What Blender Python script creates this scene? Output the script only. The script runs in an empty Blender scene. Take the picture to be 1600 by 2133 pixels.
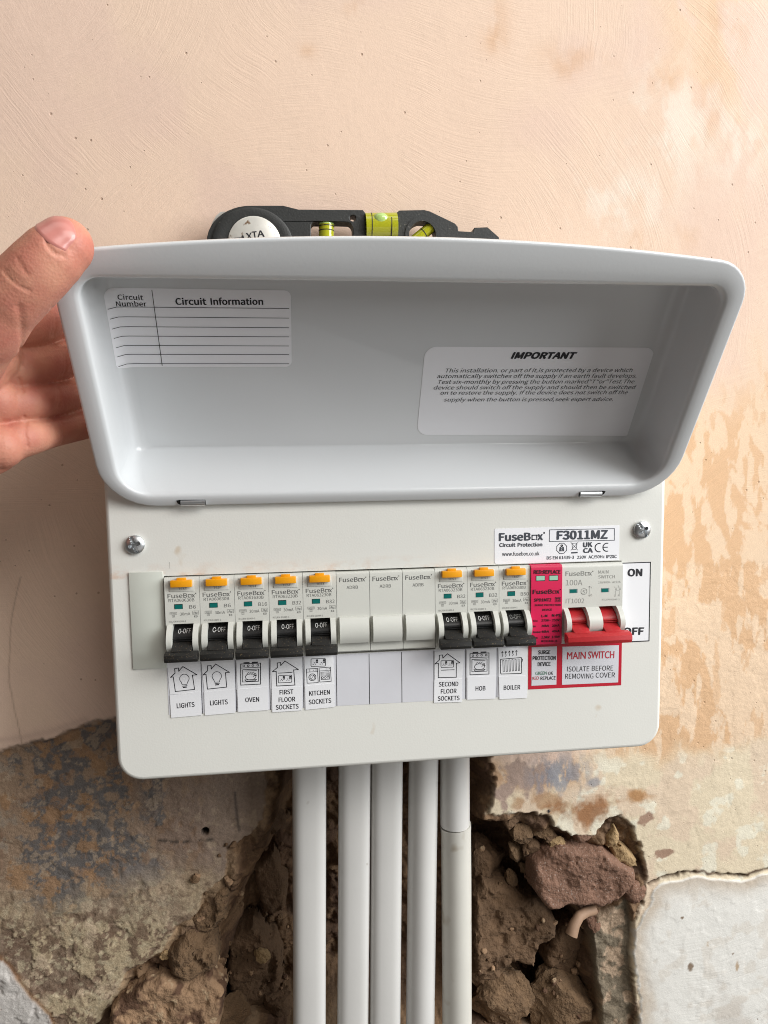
import bpy, bmesh, math, random
import numpy as np
from mathutils import Vector
from mathutils.bvhtree import BVHTree
from mathutils.geometry import tessellate_polygon

SC = bpy.context.scene
COL = SC.collection
MM = 0.001
random.seed(7)

# ------------------------------------------------------------------ camera
PITCH, YAW, ROLL = -0.09085, 0.11949, -0.01346
CX, CY, CZ = -27.14, -378.4, 79.46
FPX = 1479.0                                   # focal length for a 1600 x 2133 frame
FW = np.array([math.sin(YAW) * math.cos(PITCH), math.cos(YAW) * math.cos(PITCH), math.sin(PITCH)])
R0 = np.array([math.cos(YAW), -math.sin(YAW), 0.0])
U0 = np.cross(R0, FW)
RT = R0 * math.cos(ROLL) + U0 * math.sin(ROLL)
UP = -R0 * math.sin(ROLL) + U0 * math.cos(ROLL)
cam = bpy.data.cameras.new('camera')
cam.sensor_fit = 'VERTICAL'
cam.sensor_height = 36.0
cam.lens = 36.0 * FPX / 2133.0
cam.clip_start = 0.01
cam.clip_end = 50
co = bpy.data.objects.new('camera', cam)
COL.objects.link(co)
from mathutils import Matrix
co.matrix_world = Matrix(((RT[0], UP[0], -FW[0], CX * MM), (RT[1], UP[1], -FW[1], CY * MM),
                          (RT[2], UP[2], -FW[2], CZ * MM), (0, 0, 0, 1)))
SC.camera = co

# ------------------------------------------------------------------ light
SC.view_settings.view_transform = 'Standard'
SC.view_settings.look = 'None'
SC.view_settings.exposure = 0.02
SC.cycles.filter_width = 1.0
SC.cycles.denoising_prefilter = 'NONE'
world = bpy.data.worlds.new('World')
SC.world = world
world.use_nodes = True
bg = world.node_tree.nodes['Background']
bg.inputs['Color'].default_value = (1.0, 0.93, 0.86, 1)
bg.inputs['Strength'].default_value = 0.072


def area(name, loc, target, sx, sy, power, color):
    d = bpy.data.lights.new(name, 'AREA')
    d.shape = 'RECTANGLE'
    d.size, d.size_y, d.energy, d.color = sx, sy, power, color
    o = bpy.data.objects.new(name, d)
    o.location = loc
    o.rotation_euler = (Vector(target) - Vector(loc)).to_track_quat('-Z', 'Y').to_euler()
    COL.objects.link(o)
    return o


area('window_light', (2.1, -1.05, 0.85), (0.05, 0.0, -0.02), 1.6, 1.6, 86, (0.95, 0.98, 1.0))
area('front_fill', (1.1, -1.5, 1.5), (0.02, 0.0, 0.05), 1.5, 1.0, 25, (1.0, 0.965, 0.92))  # added fill from high in front, an unseen source that evens the light
area('floor_bounce_fill', (0.5, -1.3, -0.9), (0.0, 0.0, 0.1), 1.8, 1.0, 2.6, (1.0, 0.95, 0.9))  # added low lamp imitating bounce from the floor
area('ceiling_bounce_fill', (0.0, -0.5, 1.5), (0.0, 0.0, 0.2), 1.6, 0.6, 5, (1.0, 0.96, 0.9))  # added overhead fill, stands in for bounce off the ceiling

# ------------------------------------------------------------------ helpers


def at(px, py, Y):
    """point of the plane y = Y (mm) that the photograph shows at pixel (px, py)"""
    d = FW * FPX + RT * (px - 800) - UP * (py - 1066.5)
    s = (Y - CY) / d[1]
    return np.array([CX, CY, CZ]) + d * s


TILT, HZ, HY = 0.59, 50.6, -3.0
LN = np.array([0, -math.cos(TILT), -math.sin(TILT)])
LV = np.array([0, -math.sin(TILT), math.cos(TILT)])
LO = np.array([0, HY, HZ])


def lid_pt(u, v, w):
    return LO + np.array([u, 0, 0]) + LV * v + LN * w


def at_lid(px, py, w):
    d = FW * FPX + RT * (px - 800) - UP * (py - 1066.5)
    o = np.array([CX, CY, CZ])
    c = LO + LN * w
    P = o + d * (((c - o) @ LN) / (d @ LN)) - LO
    return np.array([P[0], P @ LV])


def lin(r, g, b):
    f = lambda c: (c / 255 / 12.92) if c <= 10.3 else ((c / 255 + 0.055) / 1.055) ** 2.4
    return (f(r), f(g), f(b), 1.0)


def link(o, parent=None):
    COL.objects.link(o)
    if parent is not None:
        o.parent = parent


ORIGIN = {}


def empty(name, loc, label, cat, group=None):
    o = bpy.data.objects.new(name, None)
    o.location = [c * MM for c in loc]
    o.empty_display_size = 0.01
    COL.objects.link(o)
    ORIGIN[o.name] = np.array(loc, float)
    tag(o, label, cat, group)
    return o


def tag(o, label=None, cat=None, group=None, kind=None):
    if label: o['label'] = label
    if cat: o['category'] = cat
    if group: o['group'] = group
    if kind: o['kind'] = kind
    return o


class MB:
    """collects shapes in mm"""
    def __init__(self):
        self.v, self.f, self.m = [], [], []

    def add(self, vs, fs, mi=0):
        n = len(self.v)
        self.v += [tuple(map(float, p)) for p in vs]
        self.f += [tuple(i + n for i in f) for f in fs]
        self.m += [mi] * len(fs)

    def box(self, x0, x1, y0, y1, z0, z1, r=0.0, mi=0, seg=2):
        if r <= 0:
            vs = [(x, y, z) for x in (x0, x1) for y in (y0, y1) for z in (z0, z1)]
            self.add(vs, [(0, 1, 3, 2), (4, 6, 7, 5), (0, 4, 5, 1), (2, 3, 7, 6), (0, 2, 6, 4), (1, 5, 7, 3)], mi)
            return
        bm = bmesh.new()
        bmesh.ops.create_cube(bm, size=1)
        for v in bm.verts:
            v.co = ((x0 + x1) / 2 + v.co.x * (x1 - x0), (y0 + y1) / 2 + v.co.y * (y1 - y0), (z0 + z1) / 2 + v.co.z * (z1 - z0))
        bmesh.ops.bevel(bm, geom=bm.edges[:] + bm.verts[:], offset=r, segments=seg, profile=0.5, affect='EDGES')
        self.addbm(bm, mi)

    def addbm(self, bm, mi=0):
        bm.verts.index_update()
        self.add([v.co[:] for v in bm.verts], [[v.index for v in f.verts] for f in bm.faces], mi)
        bm.free()

    def extrude_x(self, prof, x0, x1, mi=0, r=0.0):
        """profile [(y, z)] pulled along x"""
        bm = bmesh.new()
        a = [bm.verts.new((x0, y, z)) for y, z in prof]
        b = [bm.verts.new((x1, y, z)) for y, z in prof]
        n = len(prof)
        bm.faces.new(a)
        bm.faces.new(b[::-1])
        for i in range(n):
            bm.faces.new((a[i], b[i], b[(i + 1) % n], a[(i + 1) % n]))
        bmesh.ops.recalc_face_normals(bm, faces=bm.faces[:])
        if r:
            es = [e for e in bm.edges if abs(e.verts[0].co.x - e.verts[1].co.x) < 1e-6]
            bmesh.ops.bevel(bm, geom=es, offset=r, segments=2, profile=0.5, affect='EDGES')
        self.addbm(bm, mi)

    def prism_y(self, outer, y0, y1, holes=(), mi=0, r=0.0):
        """outline in (x, z), holes cut through, from y0 (front) to y1"""
        loops = [list(outer)] + [list(h) for h in holes]
        flat = [p for l in loops for p in l]
        tri = tessellate_polygon([[Vector((p[0], p[1], 0)) for p in l] for l in loops])
        n = len(flat)
        vs = [(x, y0, z) for x, z in flat] + [(x, y1, z) for x, z in flat]
        fs = []
        for t in tri:
            a, b, c = [flat[i] for i in t]
            s = (b[0] - a[0]) * (c[1] - a[1]) - (b[1] - a[1]) * (c[0] - a[0])
            t = tuple(t) if s > 0 else tuple(t)[::-1]
            fs.append(t)
            fs.append(tuple(i + n for i in t[::-1]))
        k = 0
        for l in loops:
            m = len(l)
            ar = sum(l[i][0] * l[(i + 1) % m][1] - l[(i + 1) % m][0] * l[i][1] for i in range(m))
            ccw = (ar > 0) == (k == 0)
            for i in range(m):
                j = (i + 1) % m
                q = (k + i, k + j, k + j + n, k + i + n)
                fs.append(q[::-1] if ccw else q)
            k += m
        self.add(vs, fs, mi)

    def loft(self, loops, close=True, cap0=False, cap1=False, mi=0):
        n = len(loops[0])
        vs = [p for l in loops for p in l]
        fs = []
        for k in range(len(loops) - 1):
            for i in range(n if close else n - 1):
                j = (i + 1) % n
                fs.append((k * n + i, k * n + j, (k + 1) * n + j, (k + 1) * n + i))
        if cap0: fs.append(tuple(range(n))[::-1])
        if cap1: fs.append(tuple((len(loops) - 1) * n + i for i in range(n)))
        self.add(vs, fs, mi)

    def tube(self, pts, rad, n=20, caps=True, mi=0, sq=(1, 1)):
        pts = [np.array(p, float) for p in pts]
        rad = rad if hasattr(rad, '__len__') else [rad] * len(pts)
        loops = []
        ref = None
        for i, p in enumerate(pts):
            t = pts[min(i + 1, len(pts) - 1)] - pts[max(i - 1, 0)]
            t /= np.linalg.norm(t)
            if ref is None:
                ref = np.array([1.0, 0, 0]) if abs(t[0]) < 0.8 else np.array([0, 0, 1.0])
            a = ref - t * (ref @ t)
            a /= np.linalg.norm(a)
            ref = a
            b = np.cross(t, a)
            loops.append([p + rad[i] * (a * math.cos(2 * math.pi * k / n) * sq[0] + b * math.sin(2 * math.pi * k / n) * sq[1]) for k in range(n)])
        self.loft(loops, cap0=caps, cap1=caps, mi=mi)

    def build(self, name, mats, parent=None, smooth=35, origin=None, recalc=False):
        V = np.array(self.v, float)
        if origin is None:
            origin = (V.min(0) + V.max(0)) / 2
        origin = np.array(origin, float)
        me = bpy.data.meshes.new(name)
        me.from_pydata([tuple(p) for p in (V - origin) * MM], [], self.f)
        if recalc:
            bm = bmesh.new(); bm.from_mesh(me)
            bmesh.ops.recalc_face_normals(bm, faces=bm.faces[:])
            bm.to_mesh(me); bm.free()
        mats = mats if isinstance(mats, (list, tuple)) else [mats]
        for m in mats:
            me.materials.append(m)
        if len(mats) > 1:
            me.polygons.foreach_set('material_index', self.m)
        if smooth:
            me.polygons.foreach_set('use_smooth', [True] * len(me.polygons))
            me.set_sharp_from_angle(angle=math.radians(smooth))
        me.update()
        o = bpy.data.objects.new(name, me)
        link(o, parent)
        po = ORIGIN.get(parent.name, np.zeros(3)) if parent else np.zeros(3)
        o.location = [c * MM for c in (origin - po)]
        ORIGIN[o.name] = origin
        return o


def rrect(x0, x1, z0, z1, r, n=6):
    rr = r if hasattr(r, '__len__') else (r, r, r, r)     # bl, br, tr, tl
    cs = [(x0 + rr[0], z0 + rr[0], 180, rr[0]), (x1 - rr[1], z0 + rr[1], 270, rr[1]), (x1 - rr[2], z1 - rr[2], 0, rr[2]), (x0 + rr[3], z1 - rr[3], 90, rr[3])]
    return [(cx + q * math.cos(math.radians(a + 90 * k / n)), cz + q * math.sin(math.radians(a + 90 * k / n))) for cx, cz, a, q in cs for k in range(n + 1)]


# ------------------------------------------------------------------ print: flat lettering and line drawings
try:
    FONT = bpy.data.fonts.load(bpy.utils.resource_path('LOCAL') + '/datafiles/fonts/Noto Sans CJK Regular.woff2')
except Exception:
    FONT = None
_TX = {}


def glyphs(body, bold=0.0, spacing=1.0, builtin=False):
    key = (body, bold, spacing, builtin)
    if key not in _TX:
        c = bpy.data.curves.new('text', 'FONT')
        c.body = body
        if FONT is not None and not builtin: c.font = FONT
        c.offset = bold
        c.space_character = spacing
        c.resolution_u = 3
        o = bpy.data.objects.new('text', c)
        COL.objects.link(o)
        dg = bpy.context.evaluated_depsgraph_get()
        me = bpy.data.meshes.new_from_object(o.evaluated_get(dg))
        V = np.array([v.co[:2] for v in me.vertices]) if len(me.vertices) else np.zeros((0, 2))
        F = [tuple(p.vertices) for p in me.polygons]
        bpy.data.objects.remove(o); bpy.data.curves.remove(c); bpy.data.meshes.remove(me)
        _TX[key] = (V, F)
    return _TX[key]


def capheight(builtin=False):
    V, _ = glyphs('H', 0, 1.0, builtin)
    return V[:, 1].max() - V[:, 1].min()


class Print:
    """2-D print collected in plane coordinates (a, b) and laid on a surface by fn(a, b) -> xyz mm"""
    def __init__(self):
        self.mb = MB()

    def text(self, body, p, q, cap, bold=0.0, mi=0, slant=0.0, spacing=1.0, builtin=False):
        """baseline from p to q, capitals cap mm high"""
        V, F = glyphs(body, 0.0, spacing, builtin)
        if not len(V): return
        p, q = np.array(p, float), np.array(q, float)
        d = q - p
        nrm = np.array([-d[1], d[0]]) / np.linalg.norm(d)
        x0, x1 = V[:, 0].min(), V[:, 0].max()
        s = cap / capheight(builtin)
        a = (V[:, 0] - x0) / (x1 - x0)
        h = V[:, 1] * s
        P = p + a[:, None] * d + h[:, None] * nrm + (h * slant)[:, None] * d / np.linalg.norm(d)
        if bold <= 0.001:
            self.mb.add([(x, y, 0) for x, y in P], F, mi)
            return
        e = d / np.linalg.norm(d) * bold * s
        for k, (ox, oy) in enumerate(((-1, -.35), (1, .35), (-.35, .6), (.35, -.6))):
            self.mb.add([(x, y, k + 1) for x, y in P + e * ox + nrm * (bold * s * oy)], F, mi)

    def ctext(self, body, cx, z, width, cap, **k):
        self.text(body, (cx - width / 2, z), (cx + width / 2, z), cap, **k)

    def line(self, pts, w=0.3, mi=0, closed=False):
        pts = [np.array(p, float) for p in pts]
        if closed: pts = pts + [pts[0]]
        for a, b in zip(pts[:-1], pts[1:]):
            d = b - a
            L = np.linalg.norm(d)
            if L < 1e-6: continue
            d /= L
            n = np.array([-d[1], d[0]]) * w / 2
            e = d * w * 0.35
            self.mb.add([(*(a - e + n), 0), (*(a - e - n), 0), (*(b + e - n), 0), (*(b + e + n), 0)], [(0, 1, 2, 3)], mi)

    def poly(self, pts, mi=0):
        self.mb.add([(p[0], p[1], 0) for p in pts], [tuple(range(len(pts)))], mi)

    def circle(self, c, r, w=0.3, n=20, mi=0, a0=0, a1=360, asp=1.0):
        full = abs(a1 - a0) >= 360
        pts = [(c[0] + r * math.cos(math.radians(a0 + (a1 - a0) * k / n)), c[1] + r * asp * math.sin(math.radians(a0 + (a1 - a0) * k / n))) for k in range(n + (0 if full else 1))]
        self.line(pts, w, mi, closed=full)

    def brand(self, p, q, cap, bold=0.012, mi=0):
        """the maker's word mark: the o is a square with a notch, a small ring at the end"""
        p, q = np.array(p, float), np.array(q, float)
        d = q - p
        L = np.linalg.norm(d)
        e = d / L
        n = np.array([-e[1], e[0]])
        P = lambda a, h: p + e * (a * L) + n * (h * cap)
        self.text('FuseB', P(0, 0), P(0.705, 0), cap, bold, mi)
        w = cap * 0.16
        sq = [P(0.80, 0.08), P(0.745, 0.08), P(0.745, 0.66), P(0.853, 0.66), P(0.853, 0.25)]
        self.line(sq, w, mi)
        self.line([P(0.835, 0.08), P(0.853, 0.08)], w, mi)
        self.text('x', P(0.875, 0), P(0.985, 0), cap, bold, mi)
        self.circle(P(1.02, 0.95), cap * 0.08, cap * 0.09, 8, mi)

    def build(self, name, mats, parent, fn, seed=0):
        mb = MB()
        mb.v = [tuple(np.array(fn(a, b)) - np.array([0, 0.006 * k, 0])) for a, b, k in self.mb.v]
        mb.f, mb.m = self.mb.f, self.mb.m
        return mb.build(name, mats, parent, smooth=0)


# ------------------------------------------------------------------ materials
def mat(name, color, rough=0.5, metal=0.0, bump=0.0, bscale=600.0, spec=0.5, var=0.0, vscale=40.0, coat=0.0, bdist=0.0005, bdetail=3, rvar=0.0):
    m = bpy.data.materials.new(name)
    m.use_nodes = True
    nt = m.node_tree
    N, Lk = nt.nodes, nt.links
    b = N['Principled BSDF']
    b.inputs['Base Color'].default_value = color
    b.inputs['Roughness'].default_value = rough
    b.inputs['Metallic'].default_value = metal
    b.inputs['Specular IOR Level'].default_value = spec
    b.inputs['Coat Weight'].default_value = coat
    b.inputs['Coat Roughness'].default_value = 0.12
    tc = N.new('ShaderNodeTexCoord')
    geo = N.new('ShaderNodeNewGeometry')
    pos = geo.outputs['Position']
    if var:
        nz = N.new('ShaderNodeTexNoise')
        nz.inputs['Scale'].default_value = vscale
        nz.inputs['Detail'].default_value = 5
        Lk.new(pos, nz.inputs['Vector'])
        mx = N.new('ShaderNodeMix'); mx.data_type = 'RGBA'
        mx.inputs[6].default_value = tuple(c * (1 - var) for c in color[:3]) + (1,)
        mx.inputs[7].default_value = tuple(min(1, c * (1 + var)) for c in color[:3]) + (1,)
        Lk.new(nz.outputs['Fac'], mx.inputs[0])
        Lk.new(mx.outputs[2], b.inputs['Base Color'])
    if bump:
        nb = N.new('ShaderNodeTexNoise')
        nb.inputs['Scale'].default_value = bscale
        nb.inputs['Detail'].default_value = bdetail
        Lk.new(pos, nb.inputs['Vector'])
        bp = N.new('ShaderNodeBump')
        bp.inputs['Strength'].default_value = bump
        bp.inputs['Distance'].default_value = bdist
        Lk.new(nb.outputs['Fac'], bp.inputs['Height'])
        Lk.new(bp.outputs['Normal'], b.inputs['Normal'])
    if rvar:
        nr = N.new('ShaderNodeTexNoise')
        nr.inputs['Scale'].default_value = 26
        nr.inputs['Detail'].default_value = 6
        nr.inputs['Roughness'].default_value = 0.65
        Lk.new(pos, nr.inputs['Vector'])
        mr = N.new('ShaderNodeMapRange')
        mr.inputs['From Min'].default_value = 0.35; mr.inputs['From Max'].default_value = 0.65
        mr.inputs['To Min'].default_value = rough - rvar; mr.inputs['To Max'].default_value = rough + rvar
        Lk.new(nr.outputs['Fac'], mr.inputs['Value'])
        Lk.new(mr.outputs['Result'], b.inputs['Roughness'])
    return m


def speckle(m, color, scale, lo, hi):
    """scattered dust of another colour over material m"""
    nt = m.node_tree
    N, Lk = nt.nodes, nt.links
    b = N['Principled BSDF']
    geo = N.new('ShaderNodeNewGeometry')
    nz = N.new('ShaderNodeTexNoise')
    nz.inputs['Scale'].default_value = scale
    nz.inputs['Detail'].default_value = 2
    Lk.new(geo.outputs['Position'], nz.inputs['Vector'])
    rp = N.new('ShaderNodeMapRange')
    rp.inputs['From Min'].default_value = lo
    rp.inputs['From Max'].default_value = hi
    Lk.new(nz.outputs['Fac'], rp.inputs['Value'])
    mx = N.new('ShaderNodeMix'); mx.data_type = 'RGBA'
    src = b.inputs['Base Color']
    if src.is_linked:
        Lk.new(src.links[0].from_socket, mx.inputs[6])
    else:
        mx.inputs[6].default_value = src.default_value
    mx.inputs[7].default_value = color
    Lk.new(rp.outputs['Result'], mx.inputs[0])
    Lk.new(mx.outputs[2], b.inputs['Base Color'])


M_COVER = mat('white_powder_coat', lin(226, 225, 218), 0.42, bump=0.10, bscale=900, var=0.03, vscale=22, rvar=0.04)
speckle(M_COVER, lin(205, 188, 164), 62, 0.70, 0.80)
def brick_dust(m):
    nt = m.node_tree
    N, Lk = nt.nodes, nt.links
    b = N['Principled BSDF']
    geo = N.new('ShaderNodeNewGeometry')
    mp = N.new('ShaderNodeVectorMath'); mp.operation = 'MULTIPLY'; mp.inputs[1].default_value = (1, 1, 1.8)
    Lk.new(geo.outputs['Position'], mp.inputs[0])
    nz = N.new('ShaderNodeTexNoise'); nz.inputs['Scale'].default_value = 70; nz.inputs['Detail'].default_value = 5; nz.inputs['Roughness'].default_value = .65
    Lk.new(mp.outputs[0], nz.inputs['Vector'])
    sx = N.new('ShaderNodeSeparateXYZ'); Lk.new(geo.outputs['Position'], sx.inputs[0])
    r1 = N.new('ShaderNodeMapRange'); r1.inputs['From Min'].default_value = .0215; r1.inputs['From Max'].default_value = .0142
    Lk.new(sx.outputs['Z'], r1.inputs['Value'])
    r2 = N.new('ShaderNodeMapRange'); r2.inputs['From Min'].default_value = .50; r2.inputs['From Max'].default_value = .66
    Lk.new(nz.outputs['Fac'], r2.inputs['Value'])
    r3 = N.new('ShaderNodeMapRange'); r3.inputs['From Min'].default_value = .0125; r3.inputs['From Max'].default_value = .0135
    Lk.new(sx.outputs['Z'], r3.inputs['Value'])
    r4 = N.new('ShaderNodeMapRange'); r4.inputs['From Min'].default_value = .07; r4.inputs['From Max'].default_value = .03
    Lk.new(sx.outputs['X'], r4.inputs['Value'])
    prev = None
    for r in (r1, r2, r3, r4):
        if prev is None: prev = r.outputs['Result']; continue
        mu = N.new('ShaderNodeMath'); mu.operation = 'MULTIPLY'
        Lk.new(prev, mu.inputs[0]); Lk.new(r.outputs['Result'], mu.inputs[1]); prev = mu.outputs[0]
    mu = N.new('ShaderNodeMath'); mu.operation = 'MULTIPLY'; mu.inputs[1].default_value = .4
    Lk.new(prev, mu.inputs[0])
    mx = N.new('ShaderNodeMix'); mx.data_type = 'RGBA'
    Lk.new(b.inputs['Base Color'].links[0].from_socket, mx.inputs[6]); mx.inputs[7].default_value = lin(206, 150, 104)
    Lk.new(mu.outputs[0], mx.inputs[0]); Lk.new(mx.outputs[2], b.inputs['Base Color'])


brick_dust(M_COVER)
M_LID = mat('white_gloss_powder_coat', lin(217, 219, 220), 0.19, bump=0.05, bscale=700, var=0.02, vscale=14, rvar=0.02)
M_MODULE = mat('light_grey_plastic', lin(206, 206, 198), 0.38, bump=0.05, bscale=1500, var=0.02, vscale=60)
M_BLANKSTRIP = mat('blank_strip_plastic', lin(203, 206, 196), 0.36, bump=0.04, bscale=1500)
M_RECESS = mat('grey_plastic', lin(150, 150, 152), 0.5)
M_ORANGE = mat('orange_plastic', lin(238, 160, 10), 0.4, bump=0.05, bscale=1500, var=0.05, vscale=300)
M_BLACK = mat('black_plastic', lin(26, 26, 26), 0.38)
M_BAR = mat('dusty_black_plastic', lin(27, 26, 24), 0.55, bump=0.2, bscale=2500, var=0.25, vscale=500)
speckle(M_BAR, lin(140, 120, 90), 1500, 0.66, 0.74)
M_TEAL = mat('teal_indicator', lin(0, 104, 98), 0.3)
M_DARK = mat('painted_recess_shade', lin(14, 13, 12), 0.8)  # near-black standing in for shade in slots, gaps, bores and window rims
M_PINK = mat('crimson_plastic', lin(206, 25, 77), 0.36, bump=0.05, bscale=1500)
M_RED = mat('red_plastic', lin(178, 32, 38), 0.45, bump=0.1, bscale=2000, var=0.06, vscale=400)
M_PALEGREEN = mat('pale_green_indicator', lin(160, 205, 180), 0.3)
M_INK = mat('black_ink', lin(28, 28, 34), 0.6)
M_GREYINK = mat('grey_ink', lin(104, 104, 102), 0.6)
M_LIGHTINK = mat('light_grey_ink', lin(148, 148, 143), 0.6)
M_WHITEINK = mat('white_ink', lin(225, 225, 222), 0.5)
M_REDINK = mat('red_ink', lin(190, 40, 55), 0.5)
M_GREENINK = mat('green_ink', lin(50, 120, 90), 0.5)
M_DARKPINKINK = mat('dark_maroon_ink', lin(40, 12, 24), 0.5)
M_PAPER = mat('white_label_film', lin(244, 244, 247), 0.32, bump=0.05, bscale=120)
M_GLOSSFILM = mat('glossy_label_film', lin(214, 214, 219), 0.16, bump=0.25, bscale=90, coat=0.3)
M_CARD = mat('white_card', lin(238, 238, 240), 0.5)
M_REDLABEL = mat('red_label', lin(190, 28, 50), 0.3)
M_STEEL = mat('zinc_plated_steel', lin(214, 217, 219), 0.36, metal=1.0, bump=0.06, bscale=1500)
M_PVC = mat('white_pvc', lin(207, 205, 201), 0.34, bump=0.06, bscale=300, var=0.05, vscale=30)
speckle(M_PVC, lin(140, 126, 104), 90, 0.74, 0.82)
M_PVCOLD = mat('dusty_white_pvc', lin(205, 202, 193), 0.45, bump=0.1, bscale=400, var=0.08, vscale=40)
speckle(M_PVCOLD, lin(150, 132, 104), 60, 0.64, 0.84)
M_LEVEL = mat('black_moulded_plastic', lin(44, 45, 44), 0.5, bump=0.25, bscale=900, var=0.2, vscale=120)
speckle(M_LEVEL, lin(120, 116, 108), 420, 0.69, 0.8)
M_VIAL = mat('yellow_green_vial', lin(172, 172, 36), 0.12, spec=0.6, coat=0.5)
M_BUBBLE = mat('pale_vial_bubble', lin(176, 206, 120), 0.08, coat=0.5)
M_CHROME = mat('worn_bright_metal', lin(215, 212, 204), 0.3, metal=0.25, var=0.1, vscale=300)
speckle(M_CHROME, lin(130, 104, 80), 260, 0.62, 0.70)
M_STONE = mat('reddish_stone', lin(124, 92, 74), 0.85, bump=1.0, bscale=420, var=0.3, vscale=90, bdist=0.0014, bdetail=9)
speckle(M_STONE, lin(160, 140, 128), 900, 0.62, 0.72)
M_STONE2 = mat('grey_brown_stone', lin(104, 80, 58), 0.9, bump=1.2, bscale=380, var=0.4, vscale=70, bdist=0.0014, bdetail=9)
M_TANSTONE = mat('tan_stone', lin(150, 120, 92), 0.9, bump=1.2, bscale=380, var=0.45, vscale=60, bdist=0.0014, bdetail=9)
speckle(M_TANSTONE, lin(92, 66, 48), 70, 0.50, 0.58)
speckle(M_TANSTONE, lin(176, 150, 120), 120, 0.60, 0.66)
M_MORTAR = mat('lime_mortar_lump', lin(112, 88, 64), 0.95, bump=1.6, bscale=420, var=0.5, vscale=140, bdist=0.0014, bdetail=9)
M_YELLOWSTONE = mat('ochre_rubble', lin(166, 138, 100), 0.9, bump=1.2, bscale=500, var=0.25, vscale=120, bdist=0.0014, bdetail=9)
M_CLAY = mat('tan_clay', lin(152, 122, 98), 0.7, bump=0.3, bscale=300, var=0.15, vscale=120)
M_NAIL = mat('thumb_nail', lin(196, 126, 116), 0.3, var=0.12, vscale=160, coat=0.25)


def skin_material():
    m = mat('skin', lin(186, 124, 92), 0.58)
    nt = m.node_tree
    N, Lk = nt.nodes, nt.links
    b = N['Principled BSDF']
    b.inputs['Subsurface Weight'].default_value = 0.15
    b.inputs['Subsurface Radius'].default_value = (0.006, 0.0025, 0.0015)
    b.inputs['Subsurface Scale'].default_value = 0.5
    geo = N.new('ShaderNodeNewGeometry')
    def noise(scale, detail):
        n = N.new('ShaderNodeTexNoise')
        n.inputs['Scale'].default_value = scale
        n.inputs['Detail'].default_value = detail
        Lk.new(geo.outputs['Position'], n.inputs['Vector'])
        return n
    big, fine = noise(55, 4), noise(900, 3)
    cr = N.new('ShaderNodeValToRGB')
    cr.color_ramp.elements[0].position = 0.32
    cr.color_ramp.elements[0].color = lin(188, 112, 96)
    cr.color_ramp.elements[1].position = 0.68
    cr.color_ramp.elements[1].color = lin(206, 146, 120)
    Lk.new(big.outputs['Fac'], cr.inputs['Fac'])
    Lk.new(cr.outputs['Color'], b.inputs['Base Color'])
    vor = N.new('ShaderNodeTexVoronoi')
    vor.inputs['Scale'].default_value = 900
    Lk.new(geo.outputs['Position'], vor.inputs['Vector'])
    ad = N.new('ShaderNodeMath'); ad.operation = 'ADD'
    Lk.new(vor.outputs['Distance'], ad.inputs[0]); Lk.new(fine.outputs['Fac'], ad.inputs[1])
    bp = N.new('ShaderNodeBump')
    bp.inputs['Strength'].default_value = 0.22
    bp.inputs['Distance'].default_value = 0.0004
    Lk.new(ad.outputs[0], bp.inputs['Height'])
    Lk.new(bp.outputs['Normal'], b.inputs['Normal'])
    return m


M_SKIN = skin_material()

# ------------------------------------------------------------------ numpy noise
_RG = {}


def vnoise(x, z, scale, seed):
    g = _RG.setdefault(seed, np.random.RandomState(seed).rand(256, 256))
    x, z = x / scale + 1000.37, z / scale + 1000.71
    i, j = np.floor(x).astype(int), np.floor(z).astype(int)
    fx, fz = x - i, z - j
    fx, fz = fx * fx * fx * (fx * (fx * 6 - 15) + 10), fz * fz * fz * (fz * (fz * 6 - 15) + 10)
    i0, i1, j0, j1 = i & 255, (i + 1) & 255, j & 255, (j + 1) & 255
    a = g[i0, j0] * (1 - fx) + g[i1, j0] * fx
    b = g[i0, j1] * (1 - fx) + g[i1, j1] * fx
    return a * (1 - fz) + b * fz


def fbm(x, z, scale, seed, octv=5, gain=0.5):
    s, a, t = 0.0, 1.0, 0.0
    for o in range(octv):
        s = s + a * vnoise(x, z, scale / 2 ** o, seed + 13 * o)
        t += a
        a *= gain
    return s / t


def voronoi(x, z, cell, seed):
    rs = np.random.RandomState(seed)
    g = rs.rand(128, 128, 3)
    x, z = x / cell + 500, z / cell + 500
    i, j = np.floor(x).astype(int), np.floor(z).astype(int)
    f1 = np.full(x.shape, 9.0); f2 = f1.copy(); cid = np.zeros(x.shape)
    for di in (-1, 0, 1):
        for dj in (-1, 0, 1):
            c = g[(i + di) % 128, (j + dj) % 128]
            d = np.hypot(i + di + c[..., 0] - x, j + dj + c[..., 1] - z)
            n1 = d < f1
            f2 = np.where(n1, f1, np.minimum(f2, d))
            cid = np.where(n1, c[..., 2], cid)
            f1 = np.where(n1, d, f1)
    return f1, f2, cid


def sdf(x, z, poly):
    """signed distance to a polygon, negative inside"""
    d = np.full(x.shape, 1e9)
    ins = np.zeros(x.shape, bool)
    n = len(poly)
    for k in range(n):
        (ax, az), (bx, bz) = poly[k], poly[(k + 1) % n]
        ex, ez = bx - ax, bz - az
        t = np.clip(((x - ax) * ex + (z - az) * ez) / (ex * ex + ez * ez + 1e-9), 0, 1)
        d = np.minimum(d, (x - ax - t * ex) ** 2 + (z - az - t * ez) ** 2)
        if abs(ez) > 1e-9:
            c = ((az <= z) != (bz <= z)) & (x < ax + (z - az) / ez * ex)
            ins ^= c
    d = np.sqrt(d)
    return np.where(ins, -d, d)


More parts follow.
